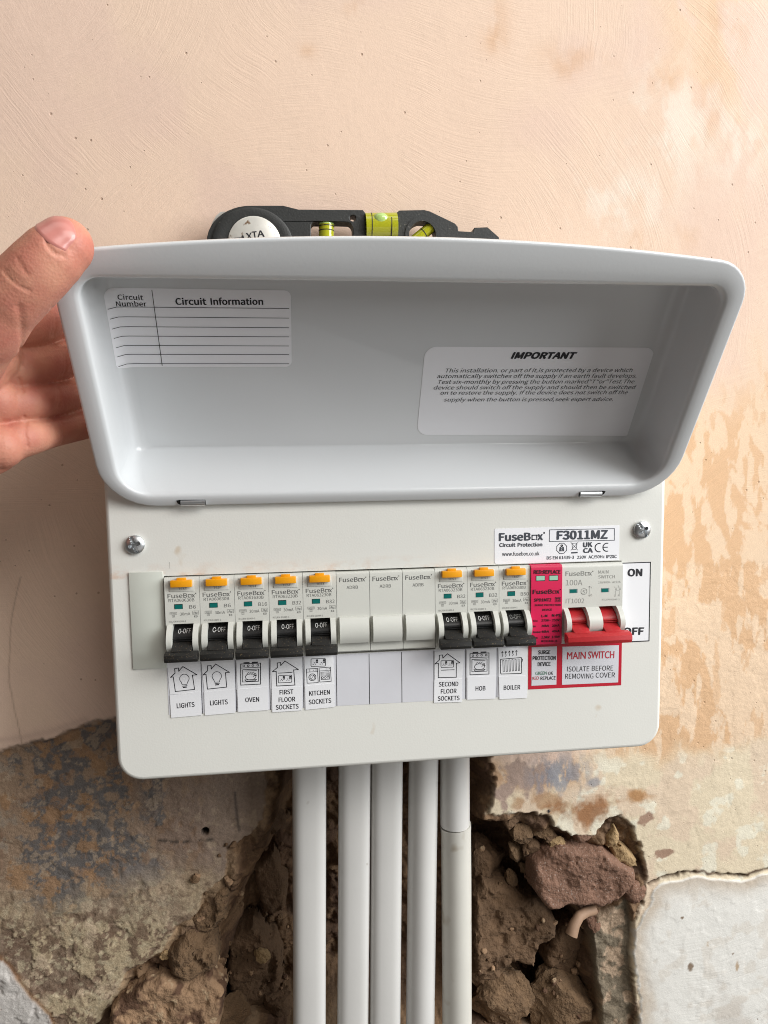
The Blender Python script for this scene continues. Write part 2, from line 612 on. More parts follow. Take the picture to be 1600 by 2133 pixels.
def polyline_dist(x, z, pts):
    d = np.full(x.shape, 1e9)
    for (ax, az), (bx, bz) in zip(pts[:-1], pts[1:]):
        ex, ez = bx - ax, bz - az
        t = np.clip(((x - ax) * ex + (z - az) * ez) / (ex * ex + ez * ez + 1e-9), 0, 1)
        d = np.minimum(d, (x - ax - t * ex) ** 2 + (z - az - t * ez) ** 2)
    return np.sqrt(d)


def sstep(a, b, x):
    t = np.clip((x - a) / (b - a), 0, 1)
    return t * t * (3 - 2 * t)


# ------------------------------------------------------------------ the wall
WY = 75.0
wp = lambda pts: [tuple(at(px, py, WY)[[0, 2]]) for px, py in pts]


def build_wall():
    xs = np.concatenate([np.arange(-952, -262, 15), np.arange(-262, 345.1, 0.8), np.arange(346, 1000, 15)])
    zs = np.concatenate([np.arange(-652, -352, 10), np.arange(-352, 108, 0.8), np.arange(108, 400, 1.8), np.arange(401, 900, 15)])
    X, Z = np.meshgrid(xs, zs)
    nx, nz = len(xs), len(zs)
    wx = (fbm(X, Z, 30, 3, 5) - 0.5)
    wz = (fbm(X, Z, 30, 4, 5) - 0.5)
    # outlines (warped a little so that the broken edges are ragged)
    hole = wp([(560, 1500), (553, 1620), (546, 1712), (512, 1742), (470, 1772), (456, 1838), (412, 1876), (398, 1902), (362, 1928),
               (336, 1990), (252, 2040), (226, 2092), (150, 2200), (1345, 2200), (1330, 2120), (1322, 2040), (1318, 1985), (1312, 1930),
               (1345, 1880), (1356, 1832), (1340, 1780), (1318, 1725), (1290, 1702), (1262, 1712), (1240, 1740), (1195, 1736),
               (1140, 1702), (1110, 1692), (1062, 1694), (1020, 1700), (1028, 1655), (1024, 1500)])
    deep = wp([(596, 1480), (590, 1740), (560, 1800), (520, 1830), (500, 1900), (470, 1960), (455, 2040), (430, 2200), (1240, 2200), (1225, 2060), (1235, 1960),
               (1200, 1900), (1130, 1760), (1080, 1735), (1000, 1720), (1008, 1480)])
    sh = sdf(X + wx * 9, Z + wz * 9, hole)
    sd = sdf(X + wx * 14, Z + wz * 14, deep)
    # thin pink skim coat with a ragged lower edge, only on the left of the box
    edge = wp([(-60, 1572), (0, 1566), (60, 1553), (110, 1540), (160, 1520), (200, 1505), (240, 1497), (330, 1490), (420, 1500), (560, 1450), (1200, 1400), (1420, 1180)])
    ez = np.interp(X, [p[0] for p in edge], [p[1] for p in edge])
    skim = Z - ez + wz * 5 + (fbm(X, Z, 5, 136, 4, .6) - .5) * 3.5
    lime = wp([(1330, 2220), (1332, 2080), (1322, 1990), (1318, 1935), (1350, 1880), (1372, 1852), (1402, 1836), (1450, 1832), (1500, 1835), (1548, 1834), (1590, 1816), (1700, 1800), (1700, 2220)])
    sl = sdf(X + wx * 9 + (fbm(X, Z, 5, 134, 4) - .5) * 4, Z + wz * 9, lime)
    crack = wp([(1356, 1848), (1378, 1838), (1402, 1826), (1450, 1822), (1500, 1826), (1545, 1824), (1580, 1812), (1700, 1790)])
    cd = polyline_dist(X + wx * 9 + (fbm(X, Z, 5, 134, 4) - .5) * 4, Z + wz * 9 + (fbm(X, Z, 4, 135, 3) - .5) * 3, crack)
    board = wp([(-150, 1950), (0, 2008), (30, 2048), (62, 2086), (98, 2120), (130, 2200), (-150, 2200)])
    sb = sdf(X + wx * 3, Z + wz * 3, board)
    # ---- relief, positive = away from the room
    H = (fbm(X, Z, 80, 21, 3) - 0.5) * 1.0 + (fbm(X, Z, 6, 22, 3) - 0.5) * 0.10
    lower = 1 - sstep(-2.0, 2.5, skim)
    left = 1 - sstep(40, 90, X)
    H += lower * (2.8 * left + 0.2)                                     # the skim stands proud on the left
    flake = sstep(0.47, 0.55, fbm(X, Z, 16, 31, 5))
    H += lower * (0.35 + 0.65 * left) * ((flake - 0.5) * 0.5 + (fbm(X, Z, 9, 33, 4) - 0.5) * 0.9)
    cream_l = lower * sstep(-190, -235, Z + wz * 30) * (X < 60)
    blob = sstep(0.46, 0.56, fbm(X, Z, 13, 41, 5, 0.55))
    H += cream_l * (sstep(0.52, 0.56, fbm(X, Z, 15, 41, 7, 0.6)) * 0.9 + (fbm(X, Z, 5, 43, 5, 0.6) - 0.5) * 0.9)
    H -= sstep(0.6, -0.8, sl) * 0.9
    H += np.exp(-(cd / 0.9) ** 2) * 4.0 * sstep(.3, .5, fbm(X, Z, 14, 133, 3))
    H -= sstep(0.6, -0.6, sb) * 0.8
    # pits in the old surfaces
    f1, f2, cid = voronoi(X, Z, 14, 51)
    H += np.where((cid > 0.9) & (f1 < 0.07), 1.2 * (1 - f1 / 0.07), 0) * (0.15 + lower * left)
    # hole
    sh = sh + (fbm(X, Z, 5, 65, 4, .6) - .5) * 5
    inside = sstep(0.3, -2.2, sh)
    lumps = voronoi(X + wx * 8, Z + wz * 8, 24, 61)
    lumps2 = voronoi(X + wx * 4, Z + wz * 4, 9, 62)
    rock = np.clip(0.62 - lumps[0], -0.3, 1) * 13 + np.clip(0.6 - lumps2[0], -0.2, 1) * 4.5 + (fbm(X, Z, 8, 63, 6, 0.65) - 0.5) * 8
    shelf = 7 + 12 * sstep(0, -26, sh) + (fbm(X, Z, 40, 64, 3) - 0.5) * 10
    D = shelf + 46 * sstep(6, -12, sd)
    H = H * (1 - inside) + inside * (D - rock * (0.55 + 0.45 * sstep(0, -8, sh)))
    Y = WY + H
    # ---- what the surface is made of (albedo, with the lower-left shade darkened in)
    C = np.zeros(X.shape + (3,))
    L3 = lambda *c: np.array(lin(*c)[:3])
    def lay(mask, col):
        nonlocal C
        C = C * (1 - mask[..., None]) + L3(*col) * mask[..., None]
    C[:] = L3(226, 199, 177)
    n1 = fbm(X, Z, 90, 71, 5)
    n2 = fbm(X, Z, 22, 72, 5)
    lay(sstep(0.45, 0.72, n1) * 0.6, (228, 200, 178))
    lay(sstep(0.56, 0.36, n1) * 0.5, (220, 191, 175))
    # glazed, half dried right-hand patch: darker tan where the skim is still damp
    rgt = sstep(150, 215, X + wx * 60) * sstep(150, 90, Z + wz * 50)
    n3 = fbm(X * 1.5 + Z * 0.5, Z * 0.8, 42, 73, 6, 0.6)
    damp = sstep(0.49, 0.53, n3)
    n5 = fbm(X * 2.2, Z * 0.7, 18, 79, 5, 0.6)
    damp = np.clip(damp * sstep(0.36, 0.44, n5) + 0.7 * sstep(0.62, 0.66, n5), 0, 1)
    top = sstep(135, 60, X - 60 + 0 * Z)
    lay(rgt, (228, 200, 170))
    lay(rgt * damp * 0.8, (214, 172, 130))
    ur = sstep(185, 235, X + wx * 50) * sstep(250, 330, Z)
    lay(ur * sstep(0.42, 0.6, n3) * 0.5, (222, 186, 142))
    def stain(px, py, rx, rz, seed, a, col):
        c = at(px, py, WY)
        g = np.exp(-(((X - c[0]) / rx) ** 2 + ((Z - c[2]) / rz) ** 2))
        lay(g * sstep(.35, .65, fbm(X * 1.4, Z * .8, 14, seed, 5, .6)) * a, col)
    for k, (px, py, rx, rz) in enumerate(((1030, 40, 9, 16), (1030, 85, 8, 8), (1195, 120, 22, 9), (1180, 145, 10, 6), (1330, 500, 9, 7), (1430, 495, 10, 8), (1480, 215, 12, 26), (1390, 165, 14, 8), (640, 105, 5, 4), (740, 15, 6, 5), (1510, 60, 20, 18))):
        stain(px, py, rx, rz, 140 + k, .42, (206, 162, 122))
    for k, (px, py, rx, rz) in enumerate(((1400, 260, 28, 40), (1540, 300, 22, 22), (1290, 420, 30, 20))):
        stain(px, py, rx, rz, 160 + k, .6, (232, 222, 208))
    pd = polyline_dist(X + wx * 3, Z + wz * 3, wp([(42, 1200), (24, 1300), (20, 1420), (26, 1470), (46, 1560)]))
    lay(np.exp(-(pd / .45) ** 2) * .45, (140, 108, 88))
    pd = polyline_dist(X + wx * 3, Z + wz * 3, wp([(-20, 1545), (60, 1535), (120, 1520), (180, 1500)]))
    lay(np.exp(-(pd / 2.2) ** 2) * .25, (160, 130, 116))
    # cream distemper on the right below
    crr = lower * sstep(70, 95, X) * (1 - rgt * 0) 
    low_r = sstep(70, 95, X) * sstep(-128, -150, Z + wz * 40 - (X - 180) * 0.02)
    lay(low_r, (224, 208, 180))
    lay(low_r * sstep(0.5, 0.62, n2) * 0.7, (220, 196, 172))
    lay(low_r * sstep(0.6, 0.68, fbm(X, Z, 12, 75, 5)) * 0.8, (232, 226, 206))
    tan = low_r * sstep(200, 150, X + wx * 40) * sstep(-168, -140, Z + wz * 30) * sstep(0.42, 0.5, n3)
    lay(tan, (196, 152, 112))
    # grey-blue old paint and rust stains near the chase, right side
    def blobs(px, py, rx, rz, seed, lo=0.42, hi=0.56):
        c = at(px, py, WY)
        g = np.exp(-(((X - c[0]) / rx) ** 2 + ((Z - c[2]) / rz) ** 2))
        return sstep(lo, hi, g * 0.75 + (fbm(X, Z, 10, seed, 5, 0.6) - 0.5) * 0.9)
    lay(blobs(1080, 1630, 26, 20, 81) * (sh > -2), (176, 152, 138))
    st_ = fbm(X * 2.4, Z * 0.8, 12, 82, 6, 0.65)
    c_ = at(1165, 1615, WY)
    lay(np.exp(-(((X - c_[0]) / 22) ** 2 + ((Z - c_[2]) / 16) ** 2) ** 1.5) * sstep(0.40, 0.56, st_) * 0.85, (136, 140, 150))
    lay(blobs(1238, 1628, 6, 5, 83, .35, .7) * .7, (138, 142, 152))
    lay(blobs(1130, 1668, 26, 8, 84, .38, .7) * 0.7, (172, 128, 88))
    lay(blobs(1225, 1688, 34, 14, 85, 0.30, 0.75) * .9, (150, 100, 58))
    lay(blobs(1325, 1660, 13, 7, 86, .34, .7) * .85, (172, 122, 70))
    lay(blobs(1352, 1700, 8, 8, 87), (168, 138, 118))
    lay(blobs(1385, 1778, 9, 4.5, 88), (166, 136, 116))
    # lower left: orange-tan wash, blue-grey paint beneath, pinkish brown
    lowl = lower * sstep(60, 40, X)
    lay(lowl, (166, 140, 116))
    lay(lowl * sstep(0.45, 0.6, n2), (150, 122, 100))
    n4 = fbm(X, Z, 30, 91, 7, 0.68)
    f4 = fbm(X, Z, 6, 97, 5, 0.6)
    gx = np.exp(-((X + 160) / 46) ** 2)
    lay(lowl * sstep(0.46, 0.53, n4 * 0.5 + gx * 0.22 + (f4 - 0.5) * 0.5 + 0.10) * 0.92, (112, 108, 106))
    lay(lowl * sstep(-150, -105, X + wx * 40) * sstep(0.42, 0.52, fbm(X, Z * 0.6, 9, 92, 6, 0.65)) * .9, (154, 132, 116))
    lay(lowl * sstep(-105, -85, X + wx * 20) * 0.85, (160, 140, 124))
    lay(lowl * sstep(0.57, 0.62, fbm(X, Z, 11, 93, 6, 0.6)) * sstep(-120, -150, X) * 0.8, (172, 134, 98))
    lay(lowl * sstep(0.62, 0.66, f4) * 0.6, (186, 164, 140))
    lay(blobs(300, 1830, 22, 14, 94, 0.36, 0.55) * lowl * .8, (116, 114, 116))
    fine = fbm(X, Z, 4.5, 98, 5, 0.6)
    isl = fbm(X, Z, 15, 41, 7, 0.6)
    isl2 = fbm(X, Z, 7, 44, 6, 0.6)
    lay(cream_l, (196, 176, 144))
    lay(cream_l * sstep(0.50, 0.62, n2) * .7, (206, 182, 156))
    lay(cream_l * sstep(0.525, 0.55, isl) * .9, (138, 116, 98))
    lay(cream_l * sstep(0.585, 0.61, isl2) * .85, (126, 102, 84))
    lay(cream_l * sstep(0.62, 0.66, fine) * .6, (214, 198, 166))
    lay(cream_l * sstep(0.40, 0.36, fine) * .5, (120, 96, 76))
    lowl_shade = lowl * (1 - inside)
    C *= (1 - 0.22 * lowl_shade)[..., None]  # shade of the lower left wall multiplied into its colour
    lay(sstep(0.5, -0.5, sb), (196, 190, 184))
    lay(np.exp(-((sb - 1) / 1.6) ** 2) * 0.7, (120, 82, 50))
    lay(sstep(0.5, -0.5, sl), (230, 227, 220))
    lay(sstep(0, -2, sl) * sstep(0.60, 0.70, fbm(X, Z, 11, 99, 5)) * 0.25, (200, 184, 164))
    lay(sstep(0, -2, sl) * sstep(-295, -330, Z + wz * 30) * sstep(0.48, 0.6, n2) * 0.35, (190, 178, 166))
    lay(sstep(0, -2, sl) * np.exp(-(np.minimum(0, sl + 1) / 9) ** 2) * 0.55, (176, 150, 118))
    bl = [(1437, 2012, 4, 7), (1473, 1965, 2, 4), (1535, 2010, 3, 7), (1305, 2030, 6, 16), (1525, 1985, 1.4, 1.4), (1420, 1910, 1.2, 1.2)]
    for k, (px, py, rx, rz) in enumerate(bl):
        lay(blobs(px, py, rx, rz, 110 + k, 0.45, 0.6) * 0.9, (120, 96, 72) if k in (0, 4, 5) else (184, 158, 128))
    lay(np.exp(-(cd / 1.3) ** 2), (84, 62, 44))
    lay(blobs(1143, 1690, 2.0, 2.0, 120) , (40, 40, 44))
    # pencil marks and a drilled fixing hole on the left
    pm = polyline_dist(X + wx * 1.5, Z + wz * 1.5, wp([(488, 1655), (492, 1700), (497, 1735)]))
    lay(np.exp(-(pm / 0.9) ** 2) * 0.75, (70, 64, 60))
    pm = polyline_dist(X, Z + wz * 3, wp([(330, 1758), (380, 1760), (440, 1754)]))
    lay(np.exp(-(pm / 1.2) ** 2) * sstep(0.42, 0.5, fbm(X, Z, 4, 121, 3)) * 0.8, (52, 46, 42))
    fx = at(426, 1737, WY)
    fh = np.hypot(X - fx[0], Z - fx[2])
    lay(sstep(3.0, 2.0, fh), (20, 18, 16))
    Y = Y + sstep(2.6, 1.8, fh) * 7
    # rubble inside
    lay(inside, (116, 90, 66))
    lay(inside * sstep(0.35, 0.65, lumps[2]) * 0.8, (94, 70, 54))
    lay(inside * sstep(0.5, 0.62, fbm(X, Z, 9, 122, 4)) * 0.6, (136, 108, 80))
    lay(inside * sstep(0.55, 0.65, fbm(X, Z, 16, 123, 4)) * 0.6, (82, 62, 48))
    lay(inside * sstep(-12, 0, sh) * (X < 60) * sstep(0.4, 0.5, n2) * 0.7, (166, 140, 110))
    strip = wp([(1262, 2200), (1250, 2060), (1240, 1970), (1252, 1925), (1312, 1880), (1318, 1935), (1318, 1990), (1320, 2060), (1318, 2200)])
    ss = sdf(X + wx * 6, Z + wz * 6, strip)
    lay(sstep(1, -1, ss), (126, 114, 96))
    lay(sstep(1, -1, ss) * sstep(0.52, 0.6, fbm(X, Z, 9, 124, 5)), (178, 154, 130))
    Y = Y * (1 - sstep(1.5, -1.5, ss)) + sstep(1.5, -1.5, ss) * (WY + 6 + (fbm(X, Z, 8, 125, 5) - 0.5) * 5)
    V = np.stack([X, Y, Z], -1).reshape(-1, 3)
    idx = np.arange(nx * nz).reshape(nz, nx)
    F = np.stack([idx[:-1, :-1], idx[:-1, 1:], idx[1:, 1:], idx[1:, :-1]], -1).reshape(-1, 4)
    me = bpy.data.meshes.new('wall')
    me.vertices.add(len(V)); me.vertices.foreach_set('co', (V * MM).ravel())
    me.loops.add(F.size); me.loops.foreach_set('vertex_index', F.ravel())
    me.polygons.add(len(F)); me.polygons.foreach_set('loop_start', np.arange(0, F.size, 4))
    me.polygons.foreach_set('use_smooth', np.ones(len(F), bool))
    me.update(calc_edges=True)
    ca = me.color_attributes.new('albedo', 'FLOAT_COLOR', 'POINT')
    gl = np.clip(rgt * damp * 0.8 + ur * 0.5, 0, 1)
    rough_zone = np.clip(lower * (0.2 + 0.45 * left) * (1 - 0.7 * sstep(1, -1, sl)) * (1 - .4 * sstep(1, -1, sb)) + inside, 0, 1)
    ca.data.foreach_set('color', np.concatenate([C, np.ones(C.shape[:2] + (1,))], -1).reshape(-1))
    cb = me.color_attributes.new('zones', 'FLOAT_COLOR', 'POINT')
    Zn = np.stack([rough_zone, gl, inside, np.ones_like(gl)], -1)
    cb.data.foreach_set('color', Zn.reshape(-1))
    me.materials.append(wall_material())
    o = bpy.data.objects.new('wall', me)
    link(o)
    ORIGIN[o.name] = np.zeros(3)
    tag(o, 'pink skimmed plaster wall with a broken rubble chase under the consumer unit', 'wall', kind='structure')
    def surf(px, py):
        c = at(px, py, WY)
        j = int(np.clip(np.searchsorted(xs, c[0]), 0, nx - 1)); i = int(np.clip(np.searchsorted(zs, c[2]), 0, nz - 1))
        return np.array([c[0], Y[i, j], c[2]])
    return o, surf


def wall_material():
    m = bpy.data.materials.new('plaster_and_rubble')
    m.use_nodes = True
    nt = m.node_tree
    N, Lk = nt.nodes, nt.links
    b = N['Principled BSDF']
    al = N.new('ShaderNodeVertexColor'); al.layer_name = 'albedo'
    zn = N.new('ShaderNodeVertexColor'); zn.layer_name = 'zones'
    sp = N.new('ShaderNodeSeparateColor'); Lk.new(zn.outputs['Color'], sp.inputs['Color'])
    geo = N.new('ShaderNodeNewGeometry')
    pos = geo.outputs['Position']
    def math_(op, a, b_=None, c=None):
        n = N.new('ShaderNodeMath'); n.operation = op
        for k, v in enumerate((a, b_, c)):
            if v is None: continue
            if isinstance(v, (int, float)): n.inputs[k].default_value = v
            else: Lk.new(v, n.inputs[k])
        return n.outputs[0]
    sx = N.new('ShaderNodeSeparateXYZ'); Lk.new(pos, sx.inputs[0])
    wn = N.new('ShaderNodeTexNoise'); wn.inputs['Scale'].default_value = 14; wn.inputs['Detail'].default_value = 2
    Lk.new(pos, wn.inputs['Vector'])
    # trowel sweeps: fine ridges running round a few wide arcs
    mk = N.new('ShaderNodeTexNoise'); mk.inputs['Scale'].default_value = 5.5; mk.inputs['Detail'].default_value = 1
    Lk.new(pos, mk.inputs['Vector'])
    tsel = math_('MULTIPLY', math_('SUBTRACT', mk.outputs['Fac'], 0.32), 4.0 / 0.36)
    sweeps = []
    for (cx, cz, sc, seed) in ((-0.02, 0.17, 900, 1.0), (0.12, 0.42, 800, 2.0), (-0.20, 0.36, 1000, 3.0), (0.27, 0.13, 850, 4.0)):
        dx = math_('SUBTRACT', sx.outputs['X'], cx)
        dz = math_('SUBTRACT', sx.outputs['Z'], cz)
        r = math_('SQRT', math_('ADD', math_('MULTIPLY', dx, dx), math_('MULTIPLY', math_('MULTIPLY', dz, dz), 1.6)))
        r = math_('ADD', r, math_('MULTIPLY', wn.outputs['Fac'], 0.02))
        an = math_('ARCTAN2', dz, dx)
        cv = N.new('ShaderNodeCombineXYZ')
        Lk.new(math_('MULTIPLY', r, sc), cv.inputs[0])
        Lk.new(math_('MULTIPLY', an, 4.0), cv.inputs[1])
        cv.inputs[2].default_value = seed * 11
        n = N.new('ShaderNodeTexNoise'); n.inputs['Scale'].default_value = 1.0; n.inputs['Detail'].default_value = 3; n.inputs['Roughness'].default_value = 0.55
        Lk.new(cv.outputs[0], n.inputs['Vector'])
        msk = math_('SUBTRACT', 1.15, math_('MULTIPLY', math_('ABSOLUTE', math_('SUBTRACT', tsel, seed - 0.5)), 1.5))
        cl = N.new('ShaderNodeClamp'); Lk.new(msk, cl.inputs['Value'])
        sweeps.append(math_('MULTIPLY', math_('SUBTRACT', n.outputs['Fac'], 0.5), cl.outputs[0]))
    sw = sweeps[0]
    for s_ in sweeps[1:]:
        sw = math_('ADD', sw, s_)
    # little pits
    vo = N.new('ShaderNodeTexVoronoi'); vo.inputs['Scale'].default_value = 230; vo.inputs['Randomness'].default_value = 1
    Lk.new(pos, vo.inputs['Vector'])
    vc = N.new('ShaderNodeSeparateColor'); Lk.new(vo.outputs['Color'], vc.inputs['Color'])
    rad = math_('MULTIPLY', math_('POWER', vc.outputs[0], 6.0), 0.21)
    rad = math_('ADD', rad, 0.012)
    pit = N.new('ShaderNodeMapRange'); pit.inputs['From Min'].default_value = 1.0; pit.inputs['From Max'].default_value = 0.55
    Lk.new(math_('DIVIDE', vo.outputs['Distance'], rad), pit.inputs['Value'])
    pitf = math_('MULTIPLY', pit.outputs['Result'], math_('GREATER_THAN', vc.outputs[1], 0.22))
    smooth_zone = math_('SUBTRACT', 1.0, sp.outputs[0])
    pitf = math_('MULTIPLY', pitf, smooth_zone)
    # coarse grain for the old surfaces
    gr = N.new('ShaderNodeTexNoise'); gr.inputs['Scale'].default_value = 420; gr.inputs['Detail'].default_value = 6; gr.inputs['Roughness'].default_value = 0.65
    Lk.new(pos, gr.inputs['Vector'])
    fg = N.new('ShaderNodeTexNoise'); fg.inputs['Scale'].default_value = 1500; fg.inputs['Detail'].default_value = 2
    Lk.new(pos, fg.inputs['Vector'])
    h = math_('MULTIPLY', math_('MULTIPLY', sw, smooth_zone), 0.46)
    h = math_('SUBTRACT', h, math_('MULTIPLY', pitf, 0.8))
    h = math_('ADD', h, math_('MULTIPLY', math_('SUBTRACT', gr.outputs['Fac'], 0.5), math_('ADD', math_('MULTIPLY', sp.outputs[0], 2.6), 0.25)))
    h = math_('ADD', h, math_('MULTIPLY', math_('SUBTRACT', fg.outputs['Fac'], 0.5), 0.18))
    bp = N.new('ShaderNodeBump'); bp.inputs['Strength'].default_value = 0.55; bp.inputs['Distance'].default_value = 0.0008
    Lk.new(h, bp.inputs['Height'])
    Lk.new(bp.outputs['Normal'], b.inputs['Normal'])
    # colour: the albedo of the zone, grain in the rough zones, browner pits and darker grooves
    hv = N.new('ShaderNodeHueSaturation')
    Lk.new(al.outputs['Color'], hv.inputs['Color'])
    amp = math_('ADD', math_('MULTIPLY', sp.outputs[0], 1.1), 0.10)
    val = math_('ADD', 1.0, math_('MULTIPLY', math_('SUBTRACT', gr.outputs['Fac'], 0.5), amp))
    val = math_('ADD', val, math_('MULTIPLY', math_('MULTIPLY', sw, smooth_zone), 0.16))
    Lk.new(val, hv.inputs['Value'])
    mx = N.new('ShaderNodeMix'); mx.data_type = 'RGBA'
    Lk.new(hv.outputs['Color'], mx.inputs[6]); mx.inputs[7].default_value = lin(128, 90, 60)
    Lk.new(math_('MULTIPLY', pitf, 0.45), mx.inputs[0])
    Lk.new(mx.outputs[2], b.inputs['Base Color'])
    Lk.new(math_('SUBTRACT', 0.80, math_('MULTIPLY', sp.outputs[1], 0.42)), b.inputs['Roughness'])
    b.inputs['Specular IOR Level'].default_value = 0.35
    return m


WALL, surf = build_wall()


def stone(name, c, r, material, seed, rot=0.0, sub=4, chip=0.6):
    """an irregular broken stone: centre, radii (x, y, z)"""
    rs = np.random.RandomState(seed)
    bm = bmesh.new()
    bmesh.ops.create_icosphere(bm, subdivisions=sub, radius=1.0)
    P = np.array([v.co[:] for v in bm.verts])
    # broken faces: clip by random planes
    for k in range(11):
        n = rs.normal(size=3); n /= np.linalg.norm(n)
        d = 0.62 + 0.3 * rs.rand()
        t = P @ n - d
        P = P - np.outer(np.clip(t, 0, None) * 0.92, n)
    def n3(f, k):
        return (vnoise(P[:, 0] + 0.3 * P[:, 1] + seed, P[:, 2] - 0.4 * P[:, 1], f, 200 + k) + vnoise(P[:, 1] + seed, P[:, 0] + P[:, 2] * .5, f, 220 + k) + vnoise(P[:, 2] - seed, P[:, 1] - .4 * P[:, 0], f, 240 + k)) / 3 - 0.5
    P = P * (1 + chip * (0.9 * n3(0.6, seed % 17) + 0.55 * n3(0.25, seed % 13) + 0.3 * n3(0.1, seed % 11)))[:, None]
    P = P * np.array(r)
    ca, sa = math.cos(rot), math.sin(rot)
    P = np.stack([P[:, 0] * ca - P[:, 2] * sa, P[:, 1], P[:, 0] * sa + P[:, 2] * ca], -1) + np.array(c)
    mb = MB()
    bm.verts.index_update()
    mb.add(P, [[v.index for v in f.verts] for f in bm.faces])
    bm.free()
    return mb.build(name, material, WALL, smooth=28, origin=c)


def hstone(px, py, dy, r, material, seed, rot=0.0, **k):
    c = at(px, py, WY + dy)
    return stone('stone', (c[0], WY + dy, c[2]), r, material, seed, rot, **k)


def slab(outline, Y, depth, material, seed, label=None, amp=1.2, rim=0.8):
    """a broken flat-faced stone: its outline as seen, a nearly flat front at depth Y, ragged sides"""
    pts = [tuple(at(px, py, Y)[[0, 2]]) for px, py in outline]
    A = np.array(pts)
    g = 0.9
    gx, gz = np.meshgrid(np.arange(A[:, 0].min() - 4, A[:, 0].max() + 4, g), np.arange(A[:, 1].min() - 4, A[:, 1].max() + 4, g))
    k = 300 + seed * 7
    wx_, wz_ = fbm(gx, gz, 12, k, 5, .6) - .5, fbm(gx, gz, 12, k + 1, 5, .6) - .5
    d = -sdf(gx + wx_ * 6, gz + wz_ * 6, pts)
    rimw = 5.0 + 5 * (fbm(gx, gz, 20, k + 2, 3) - .5)
    t = np.clip(d / rimw, 0, 1)
    yy = Y + depth * rim * (1 - np.sqrt(np.clip(1 - (1 - t) ** 2, 0, 1)))
    # stepped cleavage on the face
    f = fbm(gx, gz, 24, k + 3, 6, .55)
    yy = yy + amp * (np.floor(f * 5) / 5 * 3.5 + f * 5 - 4.2 + (fbm(gx, gz, 6, k + 4, 4, .55) - .5) * 0.8)
    yy = np.where(d < g, yy + depth * .5, yy)
    ok = d > -g
    idx = -np.ones(gx.shape, int)
    idx[ok] = np.arange(ok.sum())
    mb = MB()
    q = np.stack([idx[:-1, :-1], idx[:-1, 1:], idx[1:, 1:], idx[1:, :-1]], -1).reshape(-1, 4)
    q = q[(q >= 0).all(1)]
    mb.add(np.stack([gx[ok], yy[ok], gz[ok]], -1), q.tolist())
    o = mb.build('stone', material, WALL, smooth=60)
    if label: o['label'] = label
    return o


# big stones in the chase, each where the photograph shows it
slab([(1117, 1797), (1150, 1771), (1200, 1766), (1230, 1770), (1262, 1768), (1284, 1790), (1328, 1815), (1332, 1846), (1294, 1882), (1256, 1898), (1205, 1892), (1148, 1896), (1106, 1858)], WY - 1, 13, M_STONE, 3, 'large dull red flat stone under the ragged plaster edge')
slab([(982, 1866), (1005, 1836), (1050, 1842), (1082, 1862), (1118, 1874), (1150, 1900), (1170, 1925), (1164, 1962), (1128, 1984), (1118, 2020), (1066, 2014), (1030, 2052), (985, 2030)], WY + 16, 20, M_STONE2, 4, 'broad grey-brown stone beside the last conduit', 2.0)
slab([(1150, 1960), (1180, 1925), (1215, 1918), (1228, 1960), (1232, 2010), (1210, 2040), (1160, 2036), (1134, 2020)], WY + 24, 16, M_STONE2, 5, None, 1.6)
slab([(1300, 1850), (1340, 1835), (1356, 1848), (1345, 1872), (1325, 1892), (1308, 1886)], WY - 1, 9, M_STONE, 6)
slab([(1275, 1768), (1300, 1762), (1326, 1780), (1336, 1812), (1310, 1816), (1282, 1796)], WY + 2, 9, M_YELLOWSTONE, 7)
slab([(1262, 1742), (1280, 1716), (1292, 1738), (1288, 1764), (1264, 1768)], WY + 2, 8, M_YELLOWSTONE, 8)
slab([(1190, 1735), (1215, 1728), (1244, 1740), (1232, 1760), (1206, 1766)], WY + 1, 8, M_STONE, 9)
slab([(230, 2100), (275, 2066), (330, 2040), (390, 2052), (440, 2030), (470, 2080), (450, 2160), (220, 2170)], WY - 3, 14, M_TANSTONE, 10, 'tan stone bedded at the lower end of the chase', 1.8)
slab([(395, 1905), (440, 1870), (462, 1830), (480, 1860), (470, 1920), (430, 1960), (400, 1950)], WY + 3, 14, M_MORTAR, 12, None, 2.4)
slab([(340, 1990), (390, 1940), (450, 1960), (455, 2010), (400, 2040), (350, 2030)], WY + 2, 14, M_MORTAR, 14, None, 2.4)
slab([(470, 1960), (530, 1930), (585, 1990), (590, 2080), (520, 2110), (470, 2060)], WY + 36, 18, M_STONE2, 15, None, 2.2)
slab([(520, 1800), (575, 1770), (600, 1840), (596, 1900), (545, 1910)], WY + 48, 16, M_STONE2, 16, None, 2.2)
hstone(1010, 1790, 36, (15, 12, 22), M_STONE2, 13)
hstone(1165, 2085, 26, (30, 18, 26), M_MORTAR, 15, sub=5)
hstone(1040, 2075, 30, (24, 16, 24), M_MORTAR, 16, sub=5)
hstone(1012, 2010, 34, (18, 13, 16), M_STONE2, 17)
hstone(1243, 1915, 12, (10, 8, 12), M_STONE, 22, 0.5)
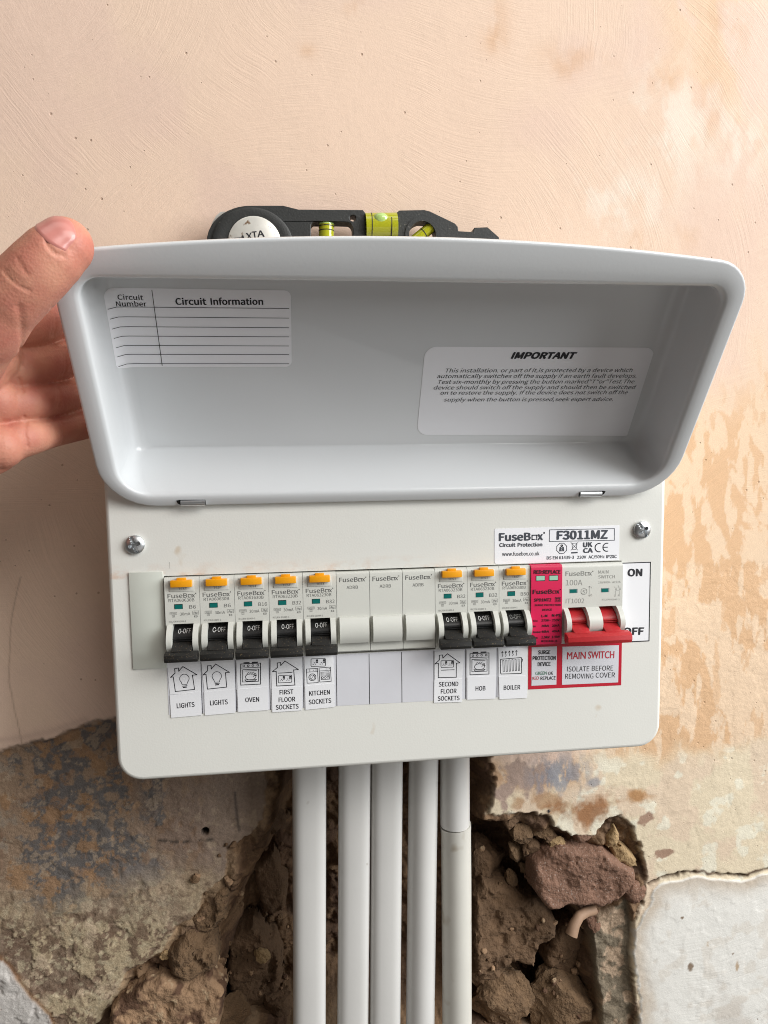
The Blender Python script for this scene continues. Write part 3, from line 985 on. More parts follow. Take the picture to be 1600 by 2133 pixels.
for k, (px, py, dy, rx, rz, mt) in enumerate([
        (1085, 1735, 12, 9, 8, M_MORTAR), (1128, 1730, 10, 8, 7, M_MORTAR), (1160, 1755, 9, 8, 6, M_YELLOWSTONE), (1105, 1765, 14, 8, 7, M_STONE2),
        (1075, 1775, 17, 6, 8, M_MORTAR), (1145, 1742, 9, 5, 5, M_STONE2), (1062, 1712, 10, 6, 6, M_STONE2), (1185, 1772, 8, 6, 4, M_YELLOWSTONE),
        (1065, 1830, 24, 5, 7, M_MORTAR), (1092, 1805, 20, 5, 5, M_MORTAR),
        (500, 1770, 15, 13, 8, M_MORTAR),
        (470, 2105, 24, 18, 14, M_MORTAR), (560, 1700, 38, 12, 14, M_STONE2),
        (575, 2100, 38, 16, 18, M_STONE2), (345, 1985, 6, 5, 4, M_YELLOWSTONE), (545, 1990, 33, 6, 5, M_YELLOWSTONE)]):
    hstone(px, py, dy, (rx, min(rx, rz) * 0.8, rz), mt, 30 + k, 0.3 * (k % 5 - 2), sub=4)
rs = np.random.RandomState(5)
for k in range(110):
    px, py = (rs.uniform(1000, 1240), rs.uniform(1960, 2130)) if k % 2 else (rs.uniform(400, 600), rs.uniform(1760, 2130))
    c = surf(px, py)
    r = rs.uniform(1.3, 4.4)
    o = stone('rubble_stone', (c[0], c[1] - r * 0.2, c[2]), (r, r * 0.8, r * rs.uniform(0.6, 1)), (M_MORTAR, M_STONE2, M_TANSTONE)[k % 3], 80 + k, rs.uniform(0, 3), sub=3)

# loose grit lying on whatever the camera side of the chase shows
bases = [o for o in WALL.children if o.name.startswith('rubble_stone')][:24]
bpy.context.view_layer.update()
dg = bpy.context.evaluated_depsgraph_get()
for k in range(150):
    px, py = (rs.uniform(990, 1245), rs.uniform(1700, 2132)) if k % 2 else (rs.uniform(240, 605), rs.uniform(1760, 2132))
    d = FW * FPX + RT * (px - 800) - UP * (py - 1066.5)
    hit, loc, nn, _, _, _ = SC.ray_cast(dg, Vector((CX * MM, CY * MM, CZ * MM)), Vector(d).normalized())
    if not hit or loc.y < (WY + 6) * MM: continue
    o = bases[k % len(bases)].copy()
    link(o, WALL)
    o.location = loc + nn * 0.0002
    o.rotation_euler = (rs.uniform(0, 6), rs.uniform(0, 6), rs.uniform(0, 6))
    o.scale = [rs.uniform(0.25, 0.75)] * 3

# ------------------------------------------------------------------ clay pipe stub
PY = WY + 4
t = MB()
pts = [at(x, y, PY + d) for x, y, d in ((1238, 1896, 6), (1222, 1899, 3), (1207, 1908, -1), (1197, 1925, -4), (1190, 1948, -6))]
t.tube(pts, [3.2, 3.5, 3.6, 3.8, 4.3], 18)
t.tube([pts[-1] + np.array([-.2, -0.05, -.6]), pts[-1] + np.array([-.25, -0.1, -.7])], [2.6, 2.4], 14, mi=1)  # flat dark disc painted for the shaded bore
tag(t.build('clay_pipe_stub', [M_CLAY, M_DARK]), 'short bent tan pipe stub poking out under the large red stone', 'pipe')

# ------------------------------------------------------------------ consumer unit
CU = empty('consumer_unit', (26.2, 37, -96.5), 'white metal consumer unit with its lid held open above a row of breakers', 'consumer unit')
CX0, CX1, CZ0, CZ1 = -126.4, 178.8, -96.5, 57.0
BOX_TOP = 168.0
mb = MB()
HX0, HX1, HZ0, HZ1 = -98.3, 153.2, -32.2, 13.9
def outl(i, r):
    base = rrect(CX0 + i, CX1 - i, CZ0 + i, CZ1, (r, r, 1, 1), 8)[:18]
    top = []
    for x in list(np.linspace(CX1 - i, 176.8 - 26, 10)) + list(np.linspace(-124.1 + 26, CX0 + i, 10)):
        q = max(0.0, (x - (176.8 - 26)), (-124.1 + 26 - x))
        top.append((x, 54.2 - i * .5 + 1.15 * (26 - math.sqrt(max(0, 26 * 26 - min(q, 25.0) ** 2)))))
    return base + top
cut = [(HX0, HZ0), (HX1, HZ0), (HX1, HZ1), (HX0, HZ1)]
front = outl(2.2, 11)
tri = tessellate_polygon([[Vector((p[0], p[1], 0)) for p in l] for l in (front, cut)])
fl = front + cut
fs = []
for q in tri:
    a, b, c = [fl[i] for i in q]
    fs.append(tuple(q) if (b[0] - a[0]) * (c[1] - a[1]) - (b[1] - a[1]) * (c[0] - a[0]) > 0 else tuple(q)[::-1])
mb.add([(x, 0, z) for x, z in fl], fs)
loops = [[(x, y, z) for x, z in outl(i, r)] for i, r, y in ((2.2, 11, 0), (1.4, 11.8, .15), (.65, 12.5, .65), (.15, 13, 1.4), (0, 13.2, 2.2), (0, 13.2, 11), (1, 12.2, 11))]
mb.loft(loops[::-1])
mb.loft([[(x, y, z) for x, z in cut] for y in (0, 1.2, 10)][::1])
COVER = mb.build('front_cover', M_COVER, CU, smooth=40)
mb = MB()
mb.loft([[(x, y, z) for x, z in rrect(CX0 + 3, CX1 - 3, CZ0 + 3, CZ1 - 4, (9, 9, 3, 3), 6)] for y in (10.5, 31)])
mb.loft([[(x, y, z) for x, z in rrect(CX0 + 3, CX1 - 3, CZ0 + 3, BOX_TOP, 9, 6)] for y in (31, WY - 1.5)], cap0=True, cap1=True)
mb.build('enclosure', M_COVER, CU)
mb = MB()
mb.box(HX0 - 3, HX1 + 3, 38, 40, HZ0 - 4, HZ1 + 4)
mb.build('dark_backing', M_DARK, CU)  # near-black sheet: the dark interior put in as colour behind the cutout

# screws: domed heads with a crossed recess
def screw(x, z, rot):
    mb = MB()
    nr, na = 14, 56
    R = 4.9
    vs, fs = [(x, -2.7, z)], []
    vs = []
    for i in range(nr + 1):
        r = R * i / nr
        for k in range(na):
            a = 2 * math.pi * k / na
            ux, uz = r * math.cos(a), r * math.sin(a)
            cx, cz = ux * math.cos(rot) + uz * math.sin(rot), -ux * math.sin(rot) + uz * math.cos(rot)
            y = -2.9 * math.sqrt(max(0, 1 - (r / (R * 1.12)) ** 2)) - 0.3
            d = 0
            if abs(cx) < 0.8 and abs(cz) < 4.3: d = 1.5
            if abs(cz) < 0.8 and abs(cx) < 2.8: d = 2.2
            if abs(abs(cx) - abs(cz)) < 0.3 and r < 1.7: d = max(d, 0.8)
            vs.append((x + ux, min(-0.1, y + d), z + uz))
    for i in range(nr):
        for k in range(na):
            j = (k + 1) % na
            fs.append((i * na + k, i * na + j, (i + 1) * na + j, (i + 1) * na + k))
    mb.add(vs, fs)
    mb.loft([[(x + R * math.cos(2 * math.pi * k / na), y, z + R * math.sin(2 * math.pi * k / na)) for k in range(na)] for y in (-1.6, 0.2)])
    return mb.build('screw', M_STEEL, CU, smooth=40, recalc=True)


screw(-111.9, 31.0, 0.35)
screw(164.6, 31.2, 0.55)

# ---- lid: a deep pressed tray with a rolled lip
UL, UR, VT, BOW = -125.2, 179.2, 129.2, 9.0


def lid_loop(side, bot, top, w, rb, rt, bow):
    n = 8
    x0, x1, z0, z1 = UL + side, UR - side, bot, VT - top
    L = []
    def arc(cx, cz, a, r):
        for k in range(n + 1):
            t = math.radians(a + 90 * k / n)
            L.append((cx + r * math.cos(t), cz + r * math.sin(t)))
    arc(x0 + rb, z0 + rb, 180, rb)
    for k in range(1, 24): L.append((x0 + rb + (x1 - x0 - 2 * rb) * k / 24, z0))
    arc(x1 - rb, z0 + rb, 270, rb)
    for k in range(1, 12): L.append((x1, z0 + rb + (z1 - rt - z0 - rb) * k / 12))
    arc(x1 - rt, z1 - rt, 0, rt)
    for k in range(1, 24): L.append((x1 - rt - (x1 - x0 - 2 * rt) * k / 24, z1))
    arc(x0 + rt, z1 - rt, 90, rt)
    for k in range(1, 12): L.append((x0, z1 - rt - (z1 - rt - z0 - rb) * k / 12))
    out = []
    for u, v in L:
        kk = 2 * (u - (UL + UR) / 2) / (UR - UL)
        vv = v + bow * max(0, 1 - kk * kk) * (max(0, v) / VT) ** 3
        out.append(lid_pt(u, vv, w))
    return out


PROF = [(6, 4, 13, -35.0, 22, 14, 0), (3, 2, 9, -33.5, 25, 17, 0), (2, 1, 7, -29, 26, 18, 0), (0, 0, 0.3, -3.0, 26, 17, BOW), (0, 0, 0, -1.3, 26, 17, BOW), (.12, .1, .12, -.6, 26, 17, BOW), (.5, .4, .5, -.15, 25.8, 16.8, BOW),
        (1.2, 1.0, 1.2, 0, 25, 16, BOW), (4.6, 3.8, 5.4, -.05, 22, 13, BOW * .6), (7.4, 5.6, 8.3, -.25, 19, 11, BOW * .15), (8.8, 6.6, 9.6, -.8, 17, 10, 0), (9.5, 7.2, 10.2, -1.8, 15, 9.5, 0), (9.8, 7.7, 10.5, -3.4, 12, 9.5, 0),
        (10.2, 9.8, 9.0, -12, 8, 9, 0), (10.9, 12.6, 7.0, -23, 6, 8, 0), (11.7, 13.8, 6.5, -27.5, 5.5, 8, 0), (13.4, 14.6, 7.0, -30.4, 5, 8, 0), (16, 15.0, 8.5, -31.7, 5, 8, 0), (19, 15.6, 12, -32, 5, 8, 0)]
mb = MB()
ll = [lid_loop(*p) for p in PROF]
mb.loft(ll, cap0=True, cap1=True)
LID = mb.build('lid', M_LID, CU, smooth=60, recalc=True)


def tray_w(u):
    """depth of the tray floor near its left wall"""
    s_ = u - UL
    return np.interp(s_, [10.9, 11.7, 13.4, 16, 19], [-23, -27.5, -30.4, -31.7, -32])


def on_lid(lift):
    return lambda u, v: lid_pt(u, v, tray_w(u) + lift)


def sticker_grid(name, corners, r, mat_, lift, parent, nu=40, nv=14):
    """a rounded sticker lying on the tray floor; corners tl, tr, br, bl in (u, v)"""
    tl, tr, br, bl = [np.array(c, float) for c in corners]
    W_ = np.linalg.norm(tr - tl); H_ = np.linalg.norm(tl - bl)
    mb = MB()
    vs, fs = [], []
    rows = sorted(set([H_ * k / nv for k in range(nv + 1)] + [r * (1 - math.cos(a)) for a in np.linspace(0, 1.57, 7)] + [H_ - r * (1 - math.cos(a)) for a in np.linspace(0, 1.57, 7)]))
    nv = len(rows) - 1
    for j in range(nv + 1):
        b = rows[j]
        e = min(b, H_ - b)
        ins = r - math.sqrt(max(0, r * r - (r - e) ** 2)) if e < r else 0
        for i in range(nu + 1):
            a = ins + (W_ - 2 * ins) * i / nu
            s_, t_ = a / W_, b / H_
            p = (bl * (1 - s_) + br * s_) * (1 - t_) + (tl * (1 - s_) + tr * s_) * t_
            vs.append(lid_pt(p[0], p[1], tray_w(p[0]) + lift))
    for j in range(nv):
        for i in range(nu):
            k = j * (nu + 1) + i
            fs.append((k, k + 1, k + nu + 2, k + nu + 1))
    mb.add(vs, fs)
    return mb.build(name, mat_, parent, smooth=40)


def S1(x, y):          # pixel of the photograph -> tray floor
    p = at_lid(x, y, -31.8)
    u = p[0]
    for _ in range(12):
        u = 0.5 * u + 0.5 * at_lid(x, y, float(tray_w(u)) + 0.1)[0]
    u = max(u, UL + 11.8)
    return np.array([u, at_lid(x, y, float(tray_w(u)) + 0.1)[1]])


st1 = sticker_grid('circuit_sticker', [(S1(214, 603)[0], S1(606, 604)[1]), S1(606, 605), S1(608, 764), (S1(243, 766)[0], S1(608, 765)[1])], 3.2, M_PAPER, 0.12, LID)
st1['label'] = 'blank circuit information sticker with ruled lines'
P = Print()
P.text('Circuit', S1(246, 624), S1(299, 625), 2.35, 0.006)
P.text('Number', S1(243, 638), S1(306, 638), 2.35, 0.006)
P.text('Circuit', S1(367, 634.5), S1(430, 634.5), 3.1, 0.012)
P.text('Information', S1(440, 634.5), S1(548, 634.5), 3.1, 0.012)
for y0, y1, xl in ((644, 642, 224), (664, 662, 228), (684.5, 682, 232), (703.5, 701, 236), (723, 720, 240), (742, 738, 243), (761, 757, 246)):
    a, b = S1(xl, y1 + 1), S1(602, y1 + 0.5)
    P.line([(a[0] + (b[0] - a[0]) * k / 24, b[1] + (a[1] - b[1]) * 0) for k in range(25)], 0.28)
a, b = S1(316.5, 604), S1(338, 761)
P.line([a, b], 0.3)
P.build('lettering', M_INK, LID, on_lid(0.22))['label'] = 'ruled table headed Circuit Number and Circuit Information'
st2 = sticker_grid('notice_sticker', [S1(886, 722), S1(1367, 724), S1(1320, 908), S1(868, 906)], 6, M_PAPER, 0.12, LID)
st2['label'] = 'white sticker with an important safety notice in italics'
P = Print()
q6 = lambda x, y: S1(860 + x / 2.963, 700 + y / 2.963)
P.text('IMPORTANT', q6(608, 138), q6(992, 138), 3.4, 0.03, slant=0.28)
for s_, x0, x1, y in (('This installation. or part of it,is protected by a device which', 196, 1350, 224), ('automatically switches off the supply if an earth fault develops.', 147, 1378, 259),
                      ('Test six-monthly by pressing the button marked"T"or"Test.The', 150, 1362, 294), ('device should switch off the supply and should then be switched', 126, 1366, 329),
                      ('on to restore the supply. If the device does not switch off the', 168, 1322, 361), ('supply when the button is pressed,seek expert advice.', 190, 1234, 403)):
    P.text(s_, q6(x0, y), q6(x1, y - 3), 2.2, 0.0, slant=0.26)
P.build('lettering', M_INK, LID, on_lid(0.22))['label'] = 'italic notice headed IMPORTANT about testing the device'
# hinge pins over dark patches that stand for notches in the lip
for u0, u1, flip in ((-89.9, -75.2, 1), (126.3, 141.2, -1)):
    mb = MB()
    # notch: its shade is a flat dark patch on the lip, under the pin
    n0 = u0 if flip > 0 else u1
    mb.tube([lid_pt(u0 + 2.6 * (flip > 0), 2.2, 0.1), lid_pt(u1 - 2.6 * (flip < 0), 2.2, 0.1)], 1.7, 16)
    pin = mb.build('hinge_pin', M_STEEL, LID)
    mb = MB()
    pts = [(u0 - 0.2, 0.6), (u1 + 0.2, 0.6), (u1 + 0.2, 3.9), (u0 - 0.2, 3.9)]
    if flip > 0: pts = [(u0 + 0.8, 2.0), (u0 + 2.4, 0.7), (u1 + .3, 0.7), (u1 + .3, 4.0), (u0 + 2.0, 4.2), (u0 + 0.4, 3.8)]
    else: pts = [(u0 - .3, 0.7), (u1 - 2.4, 0.7), (u1 - 0.8, 2.0), (u1 - 0.4, 3.8), (u1 - 2.0, 4.2), (u0 - .3, 4.0)]
    mb.add([lid_pt(a, b, .16) for a, b in pts], [tuple(range(6))])
    mb.build('hinge_slot_shade', M_DARK, LID, smooth=0)

# ---- blank strip and labels on the cover
PLT = lambda lift: (lambda a, b: (a, -lift, b))
PX = lambda x, y: at(x, y, 0)[[0, 2]]
q3 = lambda x, y: PX(320 + x / 4, 1040 + y / 4)
q4 = lambda x, y: PX(680 + x / 3.5556, 1160 + y / 3.5556)
q5 = lambda x, y: PX(1000 + x / 4, 1060 + y / 4)
mb = MB()
mb.box(-115.8, -98.6, -0.9, -0.02, -35.1, 16.4, 0.25)
mb.build('blanking_strip', M_BLANKSTRIP, CU)


def sheet(name, pts, lift, mat_, parent, th=0.12):
    mb = MB()
    n = len(pts)
    pts = [tuple(p) for p in pts]
    mb.prism_y(pts, -lift, -lift + th)
    return mb.build(name, mat_, parent, smooth=0)


strip = sheet('label_strip', [(-98.6, -61.0), (98.4, -61.6), (98.4, -32.4), (-98.6, -32.4)], 0.14, M_GLOSSFILM, CU)
strip['label'] = 'glossy white strip with dark dividing lines'
P = Print()
for k in range(10):
    x = 18 * (k - 4.5)
    P.line([(x, -33), (x - 0.1, -61.2)], 0.35)
P.build('divider_lines', M_INK, CU, PLT(0.2))

W_ = 0.34


def house(P, q, pts):
    P.line([q(*p) for p in pts], 0.42, closed=True)


def bulb(P, q, cx, cy):
    c = q(cx, cy)
    P.circle(c, 2.45, 0.3, 24, a0=-48, a1=228)
    k = 1.0
    P.line([(c[0] - 1.7, c[1] - 1.85), (c[0] - 1.2, c[1] - 3.3), (c[0] + 1.15, c[1] - 3.2), (c[0] + 1.7, c[1] - 1.75)], 0.3)
    P.line([(c[0] - 1.1, c[1] - 4.05), (c[0] + 1.25, c[1] - 3.9)], 0.42)
    P.line([(c[0] - 0.75, c[1] - 4.75), (c[0] + 0.8, c[1] - 4.65)], 0.62)


def socket(P, q, x0, y0, x1, y1, sk):
    """a double socket outlet drawn between two corners"""
    g = lambda s_, t_: q(x0 + (x1 - x0) * s_, y0 + (y1 - y0) * t_ + sk * s_)
    P.line([g(0.04, 0), g(0.96, 0), g(1, .12), g(1, .88), g(.96, 1), g(.04, 1), g(0, .88), g(0, .12)], 0.32, closed=True)
    for o in (0.0, 0.48):
        P.poly([g(.20 + o, .45), g(.25 + o, .45), g(.25 + o, .60), g(.20 + o, .60)])
        P.poly([g(.12 + o, .68), g(.18 + o, .68), g(.18 + o, .78), g(.12 + o, .78)])
        P.poly([g(.28 + o, .66), g(.34 + o, .66), g(.34 + o, .76), g(.28 + o, .76)])
        P.line([g(.36 + o, .14), g(.46 + o, .14), g(.46 + o, .52), g(.36 + o, .52)], 0.36, closed=True)
        P.poly([g(.38 + o, .16), g(.44 + o, .16), g(.44 + o, .34), g(.38 + o, .34)])


def oven(P, q, x0, y0, x1, y1, sk):
    g = lambda s_, t_: q(x0 + (x1 - x0) * s_, y0 + (y1 - y0) * t_ + sk * s_)
    P.line([g(0, 0.07), g(1, .07), g(1, 1), g(0, 1)], 0.42, closed=True)
    P.line([g(0, .25), g(1, .25)], 0.32)
    for s_ in (.15, .38, .61, .86):
        P.circle(g(s_, .16), 0.5, 0.3, 10)
    for s_ in (.14, .56):
        P.poly([g(s_, .0), g(s_ + .3, .0), g(s_ + .3, .05), g(s_, .05)])
    P.line([g(.1, .33), g(.9, .33), g(.9, .87), g(.1, .87)], 0.36, closed=True)
    P.line([g(.22, .39), g(.8, .39)], 0.28)
    pts = [g(.5 + .27 * math.cos(a), .66 + .13 * math.sin(a)) for a in np.linspace(0, 2 * math.pi, 16)]
    P.line(pts, 0.3)
    P.line([g(.2, .78), g(.8, .78), g(.72, .84), g(.28, .84)], 0.34, closed=True)
    for s_ in (.3, .42, .54):
        P.line([g(s_, .55), g(s_ + .05, .49), g(s_ + .12, .45)], 0.26)
    P.circle(g(.72, .56), 0.6, 0.28, 8)
    P.line([g(.62, .66), g(.72, .58), g(.8, .62)], 0.3)


def circuit_label(icon_corners, text_corners, draw, words, what):
    top = sheet('circuit_label', icon_corners, 0.32, M_CARD, CU)
    top['label'] = what + ' pictogram label'
    bot = sheet('circuit_label', text_corners, 0.48, M_CARD, CU)
    bot['label'] = what + ' wording label'
    P = Print()
    draw(P)
    P.build('pictogram', M_INK, top, PLT(0.36))
    P = Print()
    for s_, a, b, cap in words:
        P.text(s_, a, b, cap, 0.008)
    P.build('lettering', M_INK, bot, PLT(0.52))


def d_light1(P):
    house(P, q3, [(245, 1392), (362, 1460), (325, 1464), (343, 1582), (183, 1600), (165, 1478), (143, 1482), (180, 1447), (177, 1408), (209, 1405), (211, 1431)])
    bulb(P, q3, 258, 1493)
def d_light2(P):
    house(P, q3, [(518, 1371), (633, 1440), (600, 1443), (610, 1563), (450, 1580), (438, 1458), (413, 1462), (452, 1426), (450, 1386), (480, 1384), (482, 1412)])
    bulb(P, q3, 528, 1472)
def d_oven(P): oven(P, q3, 727, 1358, 892, 1546, -8)
def d_first(P):
    house(P, q3, [(1095, 1346), (1207, 1417), (1168, 1420), (1178, 1546), (1027, 1554), (1022, 1432), (992, 1434), (1032, 1400), (1031, 1362), (1059, 1359), (1060, 1383)])
    P.line([q3(1040, 1447), q3(1155, 1440)], 0.4)
    socket(P, q3, 1040, 1468, 1152, 1528, -5)
def d_kitchen(P):
    socket(P, q3, 1312, 1328, 1433, 1392, -4)
    for x0, x1, dy in ((1274, 1366, 0), (1379, 1474, -10)):
        g = lambda s_, t_: q3(x0 + (x1 - x0) * s_ + 6 * t_, 1413 + 118 * t_ + dy - 6 * s_)
        P.line([g(0, 0), g(1, 0), g(1, 1), g(0, 1)], 0.34, closed=True)
        P.line([g(0, .22), g(1, .22)], 0.26)
        for s_ in (.62, .78, .9): P.circle(g(s_, .11), 0.14, 0.2, 6)
        if dy == 0:
            P.line([g(.3, .05), g(.3, .2)], 0.25)
            P.circle(g(.5, .6), 1.9, 0.34, 18); P.circle(g(.5, .6), 1.25, 0.26, 16)
            P.line([g(.4, .7), g(.66, .45)], 0.24)
        else:
            P.line([g(.14, .32), g(.86, .32), g(.86, .84), g(.14, .84)], 0.3, closed=True)
            for s_ in (.22, .31, .4, .5, .6, .7, .78): P.line([g(s_, .38), g(s_, .52)], 0.2)
            for s_ in (.26, .5, .74): P.circle(g(s_, .7), 0.55, 0.24, 10)
            P.line([g(.14, .58), g(.86, .58)], 0.22)
def d_second(P):
    house(P, q4, [(896, 716), (988, 783), (962, 786), (961, 890), (828, 893), (829, 788), (803, 792), (836, 762), (836, 727), (860, 725), (862, 748)])
    socket(P, q4, 848, 768, 942, 818, -3)
    P.line([q4(850, 838), q4(946, 834)], 0.36)
def d_hob(P): oven(P, q4, 1063, 704, 1203, 872, -6)
def d_boiler(P):
    P.line([q4(1290, 757), q4(1442, 744), q4(1446, 856), q4(1440, 862), q4(1294, 866), q4(1288, 858)], 0.42, closed=True)
    P.line([q4(1442, 752), q4(1452, 757), q4(1448, 776), q4(1444, 780)], 0.34)
    for k in range(6):
        x = 1305 + k * 22.5
        y = 765 - k * 2
        P.line([q4(x, y), q4(x + 9, y), q4(x + 12, y + 84), q4(x + 3, y + 85)], 0.28, closed=True)
    for k in range(5):
        x = 1300 + k * 26; y = 738 - k * 2
        P.line([q4(x, y), q4(x + 5, y - 10), q4(x, y - 20), q4(x + 2, y - 36)], 0.3)
        P.line([q4(x - 4, y - 28), q4(x + 2, y - 39), q4(x + 8, y - 29)], 0.3)


circuit_label([q3(138, 1626), q3(398, 1606), q3(392, 1350), q3(112, 1362)], [q3(148, 1818), q3(402, 1796), q3(392, 1602), q3(136, 1630)], d_light1, [('LIGHTS', q3(197, 1738), q3(343, 1726), 2.6)], 'first lights')
circuit_label([q3(424, 1604), q3(676, 1582), q3(668, 1336), q3(398, 1350)], [q3(428, 1798), q3(680, 1776), q3(676, 1580), q3(422, 1604)], d_light2, [('LIGHTS', q3(474, 1714), q3(619, 1704), 2.6)], 'second lights')
circuit_label([q3(700, 1582), q3(956, 1562), q3(948, 1330), q3(690, 1342)], [q3(706, 1770), q3(957, 1754), q3(955, 1560), q3(698, 1582)], d_oven, [('OVEN', q3(766, 1688), q3(880, 1682), 2.5)], 'oven')
circuit_label([q3(986, 1580), q3(1236, 1562), q3(1240, 1322), q3(976, 1332)], [q3(990, 1772), q3(1236, 1756), q3(1238, 1556), q3(984, 1572)], d_first,
              [('FIRST', q3(1052, 1625), q3(1165, 1618), 2.5), ('FLOOR', q3(1044, 1688), q3(1180, 1680), 2.5), ('SOCKETS', q3(1020, 1750), q3(1208, 1740), 2.5)], 'first floor sockets')
circuit_label([q3(1262, 1556), q3(1506, 1532), q3(1496, 1306), q3(1256, 1316)], [q3(1266, 1752), q3(1508, 1728), q3(1506, 1530), q3(1262, 1554)], d_kitchen,
              [('KITCHEN', q3(1298, 1634), q3(1468, 1622), 2.5), ('SOCKETS', q3(1294, 1706), q3(1480, 1692), 2.5)], 'kitchen sockets')
circuit_label([q4(800, 912), q4(1004, 904), q4(1020, 690), q4(800, 700)], [q4(796, 1078), q4(1002, 1072), q4(1004, 900), q4(798, 912)], d_second,
              [('SECOND', q4(832, 958), q4(975, 954), 2.5), ('FLOOR', q4(847, 1010), q4(962, 1006), 2.5), ('SOCKETS', q4(824, 1063), q4(984, 1058), 2.5)], 'second floor sockets')
circuit_label([q4(1042, 892), q4(1256, 884), q4(1254, 676), q4(1040, 686)], [q4(1042, 1056), q4(1248, 1048), q4(1256, 880), q4(1042, 890)], d_hob, [('HOB', q4(1104, 989), q4(1176, 986), 2.5)], 'hob')
circuit_label([q4(1278, 888), q4(1484, 880), q4(1484, 668), q4(1272, 676)], [q4(1280, 1052), q4(1482, 1042), q4(1486, 876), q4(1276, 886)], d_boiler, [('BOILER', q4(1312, 983), q4(1433, 978), 2.5)], 'boiler')

# red warning label
RL = sheet('warning_label', [(99.0, -58.0), (154.2, -58.5), (154.2, -33.2), (99.0, -32.2)], 0.16, M_REDLABEL, CU)
RL['label'] = 'red bordered surge protection and main switch label'
sheet('label_panel', [(100.9, -55.9), (115.5, -56.0), (115.6, -33.8), (100.9, -33.6)], 0.26, M_GLOSSFILM, RL, 0.08)
sheet('label_panel', [(118.8, -56.3), (152.3, -56.7), (152.4, -34.9), (118.9, -34.2)], 0.26, M_GLOSSFILM, RL, 0.08)
P = Print()
for s_, x0, x1, y, c, b in (('SURGE', 484, 583, 1210, 2.2, .012), ('PROTECTION', 438, 628, 1259, 2.2, .012), ('DEVICE', 480, 585, 1309, 2.2, .012), ('OK', 568, 606, 1383, 1.9, .006), ('REPLACE', 503, 628, 1423, 1.9, .006),
                         ('ISOLATE', 724, 908, 1354, 2.9, .0), ('BEFORE', 930, 1107, 1348, 2.9, .0), ('REMOVING', 708, 942, 1414, 2.9, .0), ('COVER', 962, 1122, 1405, 2.9, .0)):
    P.text(s_, q5(x0, y), q5(x1, y - 3), c, b)
for s_, x0, x1, y, c, b, mi in (('GREEN', 460, 556, 1383, 1.9, .004, 1), ('RED', 437, 490, 1425, 1.9, .004, 2), ('MAIN', 724, 878, 1252, 4.1, .01, 2), ('SWITCH', 900, 1115, 1246, 4.1, .01, 2)):
    P.text(s_, q5(x0, y), q5(x1, y - 4), c, b, mi, builtin=True)
P.build('lettering', [M_INK, M_GREENINK, M_REDINK], RL, PLT(0.34))
# ON / OFF sticker
NF = sheet('switch_position_label', [(152.0, -33.4), (170.6, -33.4), (170.6, 12.6), (152.0, 12.6)], 0.16, M_CARD, CU)
NF['label'] = 'white label marking the on and off positions'
P = Print()
P.line([(152.2, 12.4), (170.4, 12.4), (170.5, -33.2), (152.2, -33.2)], 0.55)
P.text('ON', q5(1231, 560), q5(1346, 558), 4.0, 0.022)
P.text('OFF', q5(1196, 1048), q5(1360, 1046), 4.0, 0.022)
P.build('lettering', M_INK, NF, PLT(0.22))
# rating label with the word mark
BL = sheet('rating_label', rrect(79.4, 151.6, 14.2, 34.0, (1.6, .2, .2, .8), 4), 0.16, M_PAPER, CU)
BL['label'] = 'white rating label with model number and approval marks'
P = Print()
P.brand(q5(160, 266), q5(525, 258), 4.1, 0.022)
P.text('Circuit', q5(161, 316), q5(293, 314), 2.0, 0.02)
P.text('Protection', q5(314, 314), q5(517, 311), 2.0, 0.02)
P.text('www.fusebox.co.uk', q5(184, 391), q5(494, 386), 2.0, 0.006)
P.text('F3011MZ', q5(642, 254), q5(1058, 246), 4.6, 0.024)
P.line([q5(578, 174), q5(1119, 164), q5(1118, 261), q5(577, 271)], 0.36, closed=True)
P.text('BS EN 61439-3', q5(555, 421), q5(782, 415), 1.7, 0.01)
P.text('230V', q5(808, 416), q5(884, 413), 1.7, 0.01)
P.text('AC/50Hz', q5(903, 413), q5(1036, 409), 1.7, 0.01)
P.text('IP2XC', q5(1052, 410), q5(1137, 408), 1.7, 0.016)
P.text('UK', q5(860, 318), q5(932, 315), 2.5, 0.03)
P.text('CA', q5(860, 365), q5(936, 362), 2.4, 0.03)
c = q5(992, 322); P.circle(c, 2.4, 0.55, 14, a0=75, a1=285)
c = q5(1056, 319); P.circle(c, 2.3, 0.55, 14, a0=75, a1=285); P.line([(c[0] - 2.2, c[1]), (c[0] + 0.4, c[1])], 0.5)
c = q5(680, 328)
P.line([(c[0] + 3.1 * math.cos(math.radians(22.5 + 45 * k)), c[1] + 3.1 * math.sin(math.radians(22.5 + 45 * k))) for k in range(8)], 0.36, closed=True)
P.circle((c[0], c[1] + 1.5), 0.45, 0.5, 10)
P.poly([(c[0] - 1.5, c[1] - 1.7), (c[0] - 0.4, c[1] - 1.7), (c[0] - 0.3, c[1] + .8), (c[0] - 1.2, c[1] + .8)])
P.poly([(c[0] + 1.5, c[1] - 1.7), (c[0] + 0.4, c[1] - 1.7), (c[0] + 0.3, c[1] + .8), (c[0] + 1.2, c[1] + .8)])
P.line([(c[0] + .2, c[1] + .4), (c[0] - .2, c[1] - .3), (c[0] + .2, c[1] - .5), (c[0] - .1, c[1] - 1.6)], 0.3)
c = q5(786, 312)
P.line([(c[0] - 1.5, c[1] + 1.8), (c[0] + 1.5, c[1] + 1.8), (c[0] + 1.0, c[1] - 1.7), (c[0] - 1.0, c[1] - 1.7)], 0.28, closed=True)
P.line([(c[0] - 2.2, c[1] + 2.5), (c[0] + 2.0, c[1] - 2.2)], 0.22); P.line([(c[0] + 2.2, c[1] + 2.5), (c[0] - 2.0, c[1] - 2.2)], 0.22)
